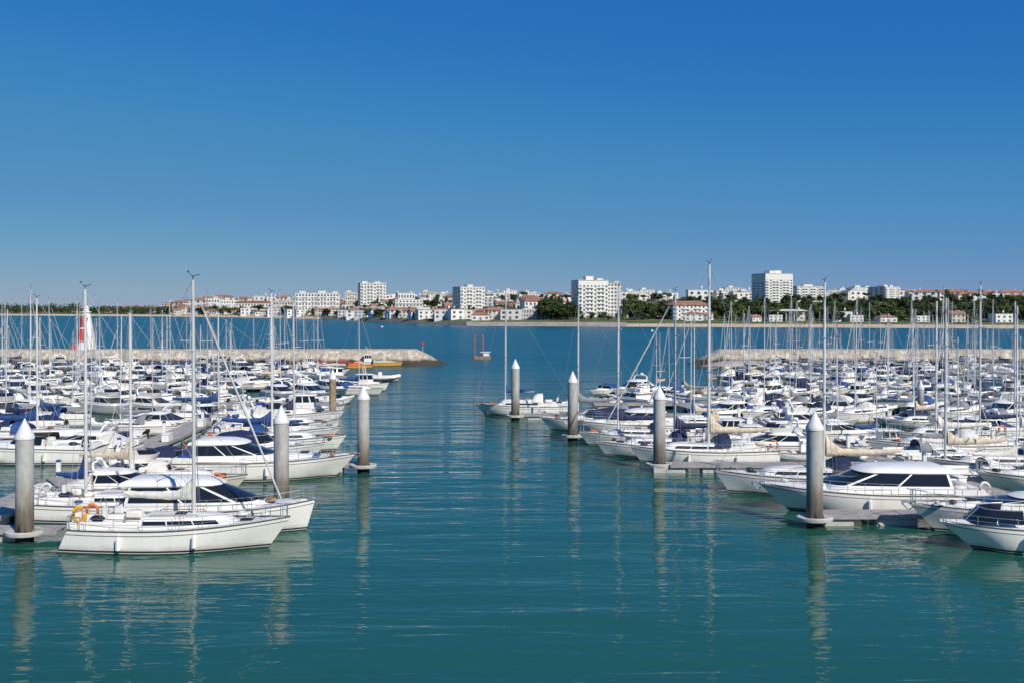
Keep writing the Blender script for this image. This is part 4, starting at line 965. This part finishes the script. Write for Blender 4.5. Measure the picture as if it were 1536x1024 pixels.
# ------------------------------------------------------------------ buildings
mat('stucco_warm', (.66, .60, .52), .85, rand=.15, dirt=(.5, .45, .4), dscale=(.1, .1, .25), damt=.5)
mat('stucco_grey', (.45, .45, .45), .85, rand=.1)
mat('roof_tile', (.30, .155, .108), .9, var=.25, vscale=.8, rand=.25)
mat('roof_flat', (.50, .48, .45), .9, rand=.15)
mat('window_glass', (.07, .08, .095), .12, rand=.5)
mat('shutter', (.20, .22, .24), .5, rand=.4)
mat('concrete', (.55, .54, .52), .85, rand=.1)
UNIT = {}
def unit_box(d, m):
    key = (tuple(round(x, 2) for x in d), m)
    if key not in UNIT: mb = MB(); mb.box((0, 0, 0), d); UNIT[key] = mb.mesh('box_part', [m], 0)
    return UNIT[key]
AG = 'apartment blocks on the far shore'
def block(label, x0, x1, ytop, D, floors, cols, dep=16, yaw=0, roof='flat', wall='stucco', tops=(), balc='alt', name='apartment_block', base=None, cat='apartment block'):
    W = (x1 - x0) * D / FPX; y = R(yaw); w = max(6, (W - dep * abs(math.sin(y))) / math.cos(y)); X = gx((x0 + x1) / 2, D)
    zb = (gz(base, D) if base else tz(X, D) - 1.0); zt = gz(ytop, D); h = zt - zb
    if roof == 'tile': h -= 2.2
    rt = empty(name, (X, D + dep / 2, zb), y); tag(rt, label, cat, AG)
    mb = MB(); mb.box((0, 0, h / 2 - 1.5), (w, dep, h + 3)); put('wall', mb.mesh('block_wall', [wall], 0), rt)
    if roof == 'tile':
        e = .7; mb = MB(); mb.loft([[(-w / 2 - e, -dep / 2 - e, h), (w / 2 + e, -dep / 2 - e, h), (w / 2 + e, dep / 2 + e, h), (-w / 2 - e, dep / 2 + e, h)],
                                    [(-w / 2 - e, -dep / 2 - e, h + .25), (w / 2 + e, -dep / 2 - e, h + .25), (w / 2 + e, dep / 2 + e, h + .25), (-w / 2 - e, dep / 2 + e, h + .25)],
                                    [(-w / 2 + 3, -.3, h + 2.9), (w / 2 - 3, -.3, h + 2.9), (w / 2 - 3, .3, h + 2.9), (-w / 2 + 3, .3, h + 2.9)]])
        ro = put('roof', mb.mesh('tile_roof', ['roof_tile'], 0), rt)
    else:
        mb = MB(); mb.box((0, 0, h + .2), (w + .5, dep + .5, .4)); ro = put('roof', mb.mesh('flat_roof', ['roof_flat'], 0), rt)
        for (fx, fw, fh) in tops:
            mb = MB(); mb.box((0, 0, fh / 2), (fw, dep * .4, fh)); mb.box((0, 0, fh + .12), (fw + .4, dep * .4 + .4, .24)); put('roof_house', mb.mesh('roof_house', ['stucco'], 0), ro, (fx * w, 0, h + .4))
    fh = h / floors; cw = w / cols
    kx, kz = .40 + .16 * ((x0 * 7) % 10) / 10, .36 + .14 * ((x1 * 3) % 10) / 10
    win = unit_box((cw * kx, .14, fh * kz), 'window_glass'); side = unit_box((.14, dep * .13, fh * .45), 'window_glass')
    bal = MB(); bal.box((0, -.4, 0), (cw * .98, .8, .16)); bal.box((0, -.8, .5), (cw * .98, .1, .95)); bal = bal.mesh('balcony', ['stucco'], 0)
    nw = 0
    for f in range(floors):
        z = (f + .52) * fh
        for c in range(cols):
            if nw >= 96: break
            lx = (c + .5) * cw - w / 2
            if balc == 'all' or (balc == 'alt' and c % 3 != 1): put('balcony', bal, rt, (lx, -dep / 2 - .01, f * fh + .1))
            put('window', win, rt, (lx, -dep / 2 - .03, z)); nw += 1
        if abs(yaw) > 4 and nw < 96:
            for q in (-.28, .02, .30): put('window', side, rt, ((-w / 2 - .03) if yaw > 0 else (w / 2 + .03), q * dep, z)); nw += 1
    return rt
block('white nine-storey slab tower on the rise, alone above dark trees, left of centre', 534, 578, 425, 950, 8, 8, 16, 18, tops=((-.3, 5, 1.2), (.2, 6, 1.0)))
block('long stepped white apartment block on the skyline, left of the slab tower', 441, 508, 440, 1000, 5, 14, 18, 6, tops=((-.35, 6, 1.6), (.1, 8, 1.8), (.4, 5, 1.2)))
block('white terraced building with receding storeys, upper part', 592, 622, 440, 800, 3, 6, 14, 12, balc='all')
block('white terraced building with broad lower storeys near the shore', 588, 634, 450, 770, 4, 8, 14, 12, balc='all')
block('white eight-storey tower with a shaded side wall, near the centre', 677, 727, 431, 700, 8, 8, 18, 22, tops=((.0, 4, 1.3),), base=474)
block('largest white tower, ten storeys with grid of loggias, right of centre', 859, 913, 421, 640, 10, 8, 18, 12, tops=((-.05, 5, 2.4), (.3, 4, 1.0)), base=480)
block('slim white stair wing joined to the largest tower', 911, 936, 425, 646, 10, 4, 16, -8, balc='none', tops=((.2, 3, .9),), base=480)
block('tallest white tower with two rooftop tanks, on the right', 1134, 1192, 411, 800, 11, 8, 20, 20, tops=((-.1, 5, 2.2), (.12, 6, 2.4)), balc='alt')
block('white mid-rise wing beside the tallest tower', 1191, 1237, 430, 830, 6, 10, 16, 8, tops=((0, 8, 1.2),))
block('row of white flats on the skyline behind the park trees', 1238, 1278, 436, 900, 5, 10, 14, 5, tops=((.2, 5, 1.2),))
block('pale flats with roof terraces on the skyline behind the park trees', 1276, 1312, 432, 920, 5, 9, 14, 10, tops=((-.2, 5, 1.6), (.3, 4, 1.2)))
block('white seven-storey building with shaded balcony side, far right skyline', 1309, 1354, 431, 820, 7, 6, 18, 32, tops=((-.1, 4, 1.4), (.3, 3, 1.2)))
block('white apartment house with orange hip roof at the beach', 1000, 1066, 453, 600, 4, 9, 16, 14, roof='tile', balc='alt')
block('large house with orange tile roof beside the dark cypress grove', 780, 842, 447, 660, 3, 9, 18, 10, roof='tile')
block('grey building with glazed front on the waterfront below the orange roof', 770, 806, 465, 612, 3, 8, 14, 4, wall='stucco_grey', balc='none')
block('low pale wing next to the grey waterfront building', 806, 826, 460, 615, 3, 4, 12, 4)
for i, (a, b, t, D, f, c, m, lab) in enumerate([
    (728, 752, 440, 960, 3, 6, 'stucco', 'low white skyline flats just right of the shaded tower'), (752, 776, 436, 990, 4, 6, 'stucco', 'white skyline flats with raised roof house above the villas'),
    (776, 806, 439, 1000, 4, 8, 'stucco', 'wide white skyline flats behind the orange roof'), (806, 834, 441, 980, 3, 7, 'stucco_warm', 'beige skyline flats left of the largest tower'),
    (937, 960, 437, 900, 4, 6, 'stucco', 'white flats directly right of the largest tower'), (960, 982, 435, 940, 4, 6, 'stucco', 'taller white flats two right of the largest tower'), (982, 1006, 440, 920, 3, 6, 'stucco_warm', 'low beige flats above the orange beach house'),
    (1052, 1072, 441, 900, 3, 5, 'stucco', 'low white flats rising over the beach house roof'), (1072, 1090, 436, 880, 4, 5, 'stucco', 'narrow white flats left of the sand-coloured pair'), (1088, 1112, 432, 900, 5, 6, 'stucco', 'stout white flats, tallest left of the tank-topped tower'), (1111, 1135, 437, 880, 4, 6, 'stucco_warm', 'beige flats touching the tank-topped tower'),
    (308, 330, 448, 1180, 3, 5, 'stucco', 'white block at the left end of the built-up skyline'), (330, 354, 450, 1150, 3, 6, 'stucco', 'low white block second on the left skyline'), (405, 441, 452, 1060, 3, 8, 'stucco_warm', 'low beige terrace below the long stepped block'),
    (516, 535, 439, 1010, 4, 5, 'stucco_warm', 'small beige block peeking out left of the slab tower'), (632, 655, 438, 980, 3, 6, 'stucco_warm', 'brownish skyline flats between slab tower and shaded tower'), (655, 676, 441, 960, 3, 5, 'stucco', 'white skyline flats touching the shaded tower')]):
    block(lab, a, b, t, D, f, c, 14, (i * 7) % 15 - 4, wall=m, tops=((rnd.uniform(-.3, .3), 4, 1.4),), balc='alt')
block('long white holiday residence with orange roof behind the left shore trees', 352, 406, 452, 1130, 3, 12, 16, 6, roof='tile')
# canopy pavilion on the beach promenade
D = 575; rt = empty('beach_pavilion', (gx(1183, D), D, tz(gx(1183, D), D))); tag(rt, 'open white pavilion with flared roof on the beach promenade', 'pavilion')
mb = MB(); mb.loft([[(-9, -4, 5.2), (9, -4, 5.2), (9, 4, 5.2), (-9, 4, 5.2)], [(-10.5, -5, 6.2), (10.5, -5, 6.2), (10.5, 5, 6.2), (-10.5, 5, 6.2)], [(-7, -2, 7.0), (7, -2, 7.0), (7, 2, 7.0), (-7, 2, 7.0)]]); put('roof', mb.mesh('pavilion_roof', ['stucco'], 0), rt)
for x in (-7, -2.4, 2.4, 7):
    mb = MB(); mb.tube([(x, -3, -1), (x, -3, 5.3)], .25, 6); put('column', mb.mesh('pavilion_column', ['stucco'], 40), rt)

# houses
def house_kit(w, d, h, roof, wall, seed):
    r = random.Random(seed); parts = []
    mb = MB(); mb.box((0, 0, h / 2 - 1.5), (w, d, h + 3))
    if roof == 'gable':
        for s in (1, -1): mb.add([(s * w / 2, -d / 2, h), (s * w / 2, d / 2, h), (s * w / 2, 0, h + d * .22)], [(0, 1, 2)])
    parts.append(('wall', mb.mesh('house_wall', [wall], 0), None, (0, 0, 0)))
    e = .45; mb = MB()
    if roof == 'gable':
        mb.loft([[(x, -d / 2 - e, h - .12), (x, 0, h + d * .22 + .1), (x, d / 2 + e, h - .12), (x, d / 2 + e, h + .1), (x, 0, h + d * .22 + .35), (x, -d / 2 - e, h + .1)] for x in (-w / 2 - e, w / 2 + e)])
    elif roof == 'hip': mb.loft([[(-w / 2 - e, -d / 2 - e, h), (w / 2 + e, -d / 2 - e, h), (w / 2 + e, d / 2 + e, h), (-w / 2 - e, d / 2 + e, h)], [(-w / 2 + d * .4, -.1, h + d * .24), (w / 2 - d * .4, -.1, h + d * .24), (w / 2 - d * .4, .1, h + d * .24), (-w / 2 + d * .4, .1, h + d * .24)]])
    else: mb.box((0, 0, h + .15), (w + .3, d + .3, .3))
    parts.append(('roof', mb.mesh('house_roof', ['roof_tile' if roof != 'flat' else 'roof_flat'], 0), None, (0, 0, 0)))
    mb = MB(); mb.box((0, 0, 0), (.7, .7, 1.6)); parts.append(('chimney', mb.mesh('chimney', ['stucco'], 0), 1, (w * .22, d * .12, h + d * .2)))
    wn = unit_box((w * .13, .12, 1.3), 'window_glass'); dr = unit_box((w * .12, .12, 2.1), 'shutter')
    n = 3
    for i in range(n):
        for f in range(2 if h > 4.5 else 1):
            x = (i + .5) / n * w - w / 2
            if i == 1 and f == 0: parts.append(('door', dr, None, (x, -d / 2 - .03, 1.05)))
            else: parts.append(('window', wn, None, (x, -d / 2 - .03, 1.6 + f * 2.7)))
    return parts
HK = [('white house with orange gable roof', house_kit(11, 8, 5.4, 'gable', 'stucco', 1)), ('low white villa with orange hip roof', house_kit(13, 9, 3.6, 'hip', 'stucco', 2)), ('white flat-roofed villa', house_kit(12, 9, 6.0, 'flat', 'stucco', 3)),
      ('beige house with orange gable roof', house_kit(9, 8, 5.6, 'gable', 'stucco_warm', 4)), ('white terrace house with hip roof', house_kit(16, 9, 5.6, 'hip', 'stucco', 5)), ('small white cottage with tile roof', house_kit(8, 7, 3.2, 'gable', 'stucco', 6))]
def place_house(i, px, D, label, rz, s=1.0):
    X = gx(px, D); rt = empty('house', (X, D, tz(X, D)), rz, s); tag(rt, label, 'house', 'houses on the far shore'); objs = []
    for nm, me, par, loc in HK[i][1]: objs.append(put(nm, me, rt if par is None else objs[par], loc))
def houses(n, p0, p1, t0, t1, where, w=(3, 3, 2, 2, 2, 2), s=(.85, 1.1)):
    lst = []
    for k in range(n):
        px = lerp(p0, p1, (k + rnd.uniform(.1, .9)) / n); D = shore(px) + rnd.uniform(t0, t1); lst.append((px, D))
    cnt = {}
    for px, D in sorted(lst):
        i = rnd.choices(range(6), w)[0]; c = cnt.get(i, 0); cnt[i] = c + 1
        place_house(i, px, D, f'{HK[i][0]}, {ordw(c)} such from left, {where}', rnd.uniform(-.5, .5), rnd.uniform(*s))
houses(20, 255, 440, 20, 60, 'left shore', w=(1, 2, 5, 1, 2, 2), s=(.9, 1.3))
houses(18, 250, 440, 70, 200, 'left hillside', w=(2, 2, 4, 1, 3, 1), s=(1.0, 1.5))
houses(30, 430, 690, 28, 70, 'waterfront below slab tower', w=(1, 1, 9, 1, 1, 1))
houses(26, 440, 690, 75, 160, 'slope below slab tower', w=(1, 1, 9, 1, 1, 1))
houses(9, 690, 800, 28, 90, 'before the shaded tower', w=(1, 1, 5, 1, 1, 1))
houses(14, 700, 860, 150, 260, 'above grey waterfront building')
houses(9, 930, 1010, 50, 150, 'beside the largest tower')
houses(12, 1010, 1540, 30, 55, 'among the park trees', w=(1, 3, 4, 1, 1, 2), s=(.6, .95))
houses(34, 1352, 1540, 380, 560, 'right-hand red-roofed hill', w=(3, 2, 4, 3, 2, 2), s=(.9, 1.5))
houses(26, 420, 690, 190, 330, 'upper slope round slab tower', w=(1, 1, 8, 1, 2, 0), s=(.9, 1.4))
houses(22, 690, 1010, 330, 420, 'central skyline behind largest tower', w=(0, 0, 8, 0, 1, 0), s=(1.0, 1.5))
houses(26, 1040, 1350, 320, 420, 'skyline behind the park', w=(0, 0, 9, 0, 1, 0), s=(1.1, 1.6))
houses(24, 1352, 1540, 330, 400, 'front of right-hand hill', w=(2, 1, 6, 2, 3, 1), s=(.9, 1.4))
houses(16, 250, 430, 230, 330, 'left hilltop', w=(1, 1, 5, 1, 3, 1), s=(1.2, 1.8))
houses(16, 110, 262, 110, 260, 'behind far left beach', w=(3, 3, 2, 2, 3, 1), s=(.9, 1.3))

# ------------------------------------------------------------------ trees
def leaf_mat(name, col):
    m = mat(name, col, .75, var=.35, vscale=.35, rand=.35, spec=.25); return m
leaf_mat('leaf_dark', (.044, .070, .024)); leaf_mat('leaf_mid', (.075, .110, .032)); leaf_mat('leaf_light', (.11, .145, .042)); leaf_mat('leaf_olive', (.075, .085, .04))
mat('bark', (.11, .085, .06), .9)
def leaf_cards(mb, c, rad, n, size, r):
    for _ in range(n):
        d = Vector((r.gauss(0, 1), r.gauss(0, 1), r.gauss(0, 1))); d.normalize(); p = Vector(c) + Vector((d.x * rad[0], d.y * rad[1], d.z * rad[2])) * (r.random() ** .35)
        u = Vector((r.gauss(0, 1), r.gauss(0, 1), r.gauss(0, .6))).normalized(); w = d.cross(u)
        if w.length < .1: continue
        w.normalize(); s = size * r.uniform(.6, 1.3)
        mb.add([p - u * s, p + w * s * .6, p + u * s, p - w * s * .6], [(0, 1, 2, 3)])
def tree_kit(kind, seed):
    r = random.Random(seed); cr = MB(); tr = MB(); Ht = 9.0
    if kind == 'round':
        th = 1.5; tips = []
        for i in range(17):
            a = r.uniform(0, 6.28); q = r.uniform(.1, 1) * 2.9; c = (q * math.cos(a), q * math.sin(a), th + .6 + r.uniform(0, 5.6) * (1 - .45 * q / 2.9)); tips.append(c); s = r.uniform(1.0, 1.7); leaf_cards(cr, c, (s, s, s * .8), 74, .44, r)
    elif kind == 'pine':
        th = 5.0; tips = []
        for i in range(11):
            a = r.uniform(0, 6.28); q = r.uniform(.1, 1) * 3.1; c = (q * math.cos(a), q * math.sin(a), 6.4 + r.uniform(-.4, 1.8) * (1 - .5 * q / 3.1)); tips.append(c); leaf_cards(cr, c, (1.4, 1.4, .7), 64, .42, r)
    else:
        th = 1.2; tips = []
        for i in range(12):
            z = 1.5 + i * .66; q = 1.25 * math.sin(min(1, (9.6 - z) / 6) * 1.5); a = r.uniform(0, 6.28); c = (.35 * math.cos(a), .35 * math.sin(a), z); tips.append(c); leaf_cards(cr, c, (q, q, .9), 52, .38, r)
    tr.tube([(0, 0, -1.5), (.1, .05, th * .6), (0, .1, th)], [.28, .2, .15], 6)
    for c in tips[:5]: tr.tube([(0, .1, th * .9), (c[0] * .5, c[1] * .5, lerp(th, c[2], .6)), c], [.12, .08, .03], 4)
    return tr.mesh('tree_trunk', ['bark']), cr.mesh('tree_crown', ['leaf_mid'], 0)
TK = {k: [tree_kit(k, s + i * 10) for s in range(3)] for i, k in enumerate(('round', 'pine', 'tall'))}
NAMES = dict(round=('leafy_tree', 'round leafy tree'), pine=('umbrella_pine', 'flat-topped pine'), tall=('cypress_tree', 'slender cypress'))
COLN = dict(leaf_dark='dark green', leaf_mid='mid green', leaf_light='light green', leaf_olive='olive green')
def trees(n, p0, p1, t0, t1, where, kinds=(6, 1, 1), cols=(4, 4, 1, 1), s=(.7, 1.2)):
    lst = []; cnt = {}
    for k in range(n):
        px = lerp(p0, p1, (k + rnd.uniform(0, 1)) / n); lst.append((px, shore(px) + rnd.uniform(t0, t1)))
    for px, D in sorted(lst):
        kd = rnd.choices(('round', 'pine', 'tall'), kinds)[0]; cl = rnd.choices(('leaf_dark', 'leaf_mid', 'leaf_light', 'leaf_olive'), cols)[0]
        nm, d = NAMES[kd] if (kd, cl) != ('round', 'leaf_dark') else ('dark_leafy_tree', 'bushy evergreen oak'); c = cnt.get((kd, cl), 0); cnt[(kd, cl)] = c + 1  # dark ones are the same round leafy tree named apart, not another species
        X = gx(px, D); sc = rnd.uniform(*s)
        rt = empty(nm, (X, D, tz(X, D) - .2), rnd.uniform(0, 6.28), sc); rt.scale = (sc * rnd.uniform(.9, 1.35), sc * rnd.uniform(.9, 1.35), sc)
        tag(rt, f'{COLN[cl]} {d}, {ordw(c)} such from left, {where}', 'tree', 'trees on the far shore')
        tm, cm = TK[kd][rnd.randrange(3)]
        put('trunk', tm, rt); o = put('crown', cm, rt); o.material_slots[0].link = 'OBJECT'; o.material_slots[0].material = MATS[cl]
trees(76, 1068, 1545, 36, 75, 'beach promenade', kinds=(12, 0, 1), s=(.85, 1.3), cols=(4, 5, 2, 1))
trees(76, 1004, 1545, 85, 170, 'park behind promenade', kinds=(12, 1, 1), s=(.95, 1.45), cols=(6, 4, 1, 1))
trees(56, 1000, 1545, 180, 290, 'rear of the park', kinds=(12, 1, 1), s=(.8, 1.2), cols=(7, 3, 0, 1))
trees(20, 812, 862, 40, 80, 'grove left of largest tower', kinds=(5, 0, 3), s=(1.1, 1.7), cols=(7, 3, 0, 0))
trees(24, 936, 1004, 40, 110, 'grove right of largest tower', s=(1.0, 1.5))
trees(9, 862, 936, 34, 50, 'foot of largest tower', s=(.45, .7))
trees(26, 690, 800, 45, 150, 'between shaded tower and grey building', s=(.6, 1.0))
trees(52, 430, 690, 30, 100, 'among waterfront villas', s=(.7, 1.15), cols=(5, 4, 1, 2))
trees(34, 440, 700, 130, 240, 'slope round slab tower', s=(.8, 1.25), cols=(6, 3, 0, 1))
trees(36, 245, 440, 26, 60, 'left shore', s=(.9, 1.5))
trees(24, 245, 440, 80, 200, 'left hillside', s=(.9, 1.3))
trees(30, 420, 690, 170, 330, 'upper slope', s=(.8, 1.2), cols=(6, 4, 1, 2))
trees(26, 690, 1010, 220, 400, 'crest behind largest tower', s=(.8, 1.2), cols=(6, 4, 1, 2))
trees(40, 1350, 1545, 310, 520, 'red-roofed hill', s=(.9, 1.4), cols=(6, 4, 1, 2))
def woods():
    r = random.Random(3); mb = MB()
    for i in range(330):
        px = r.uniform(-60, 250); t = r.uniform(45, 150); D = shore(px) + t; X = gx(px, D); z = tz(X, D); h = r.uniform(10, 16) * (1 if px < 120 else .7)
        leaf_cards(mb, (X, D, z + h * .5), (4.2, 4.2, h * .5), 46, 1.1, r)
    tag(put('far_woods', mb.mesh('far_woods', ['leaf_dark'], 0)), kind='stuff')
woods()

# ------------------------------------------------------------------ light, sky, camera
SUN_EL, SUN_AZ = 38.0, 144.0           # azimuth clockwise from +Y (the view direction)
sd = Vector((math.sin(R(SUN_AZ)) * math.cos(R(SUN_EL)), math.cos(R(SUN_AZ)) * math.cos(R(SUN_EL)), math.sin(R(SUN_EL))))
sl = bpy.data.lights.new('sun', 'SUN'); sl.energy = 4.9; sl.angle = R(.53); sl.color = (1, .93, .82)
so = bpy.data.objects.new('sun', sl); COL.objects.link(so); so.rotation_euler = (-sd).to_track_quat('-Z', 'Y').to_euler()
w = bpy.data.worlds.new('World'); scene.world = w; w.use_nodes = True; nt = w.node_tree; N = nt.nodes; L = nt.links
sky = N.new('ShaderNodeTexSky'); sky.sky_type = 'NISHITA'; sky.sun_disc = False; sky.sun_elevation = R(SUN_EL); sky.sun_rotation = R(SUN_AZ)
sky.altitude = 0; sky.air_density = 1.0; sky.dust_density = 0.0; sky.ozone_density = 10.0
bg = N['Background']; bg.inputs['Strength'].default_value = .10
# clear-day grade of the sky's colour (a deep, slightly polarised blue)
dn = N.new('ShaderNodeVectorMath'); dn.operation = 'SCALE'; dn.inputs['Scale'].default_value = .1; L.new(sky.outputs[0], dn.inputs[0])
cv = N.new('ShaderNodeRGBCurve'); L.new(dn.outputs[0], cv.inputs['Color'])
for i, pts in enumerate((((0, 0), (.06, .016), (.102, .023), (.150, .046), (.175, .060), (.337, .122), (.498, .198), (1, .40)), ((0, 0), (.14, .138), (.222, .160), (.368, .243), (.567, .292), (.661, .332), (1, .44)), ((0, 0), (.20, .36), (.36, .462), (.475, .478), (.685, .518), (.778, .510), (1, .56)))):
    c = cv.mapping.curves[i]
    c.points[0].location = pts[0]; c.points[1].location = pts[-1]
    for p in pts[1:-1]: c.points.new(*p)
cv.mapping.update()
up = N.new('ShaderNodeVectorMath'); up.operation = 'SCALE'; up.inputs['Scale'].default_value = 10; L.new(cv.outputs['Color'], up.inputs[0])
L.new(up.outputs[0], bg.inputs['Color'])

cam = bpy.data.cameras.new('camera'); co = bpy.data.objects.new('camera', cam); COL.objects.link(co)
co.location = (0, 0, H); co.rotation_euler = (R(90), 0, 0); cam.sensor_width = 36; cam.lens = 36 * FPX / 1536; cam.shift_y = -(512 - YH) / 1536
cam.clip_start = .5; cam.clip_end = 9000; scene.camera = co
vs = scene.view_settings; vs.view_transform = 'Standard'; vs.look = 'None'; vs.gamma = 1; vs.exposure = 0; vs.use_curve_mapping = False
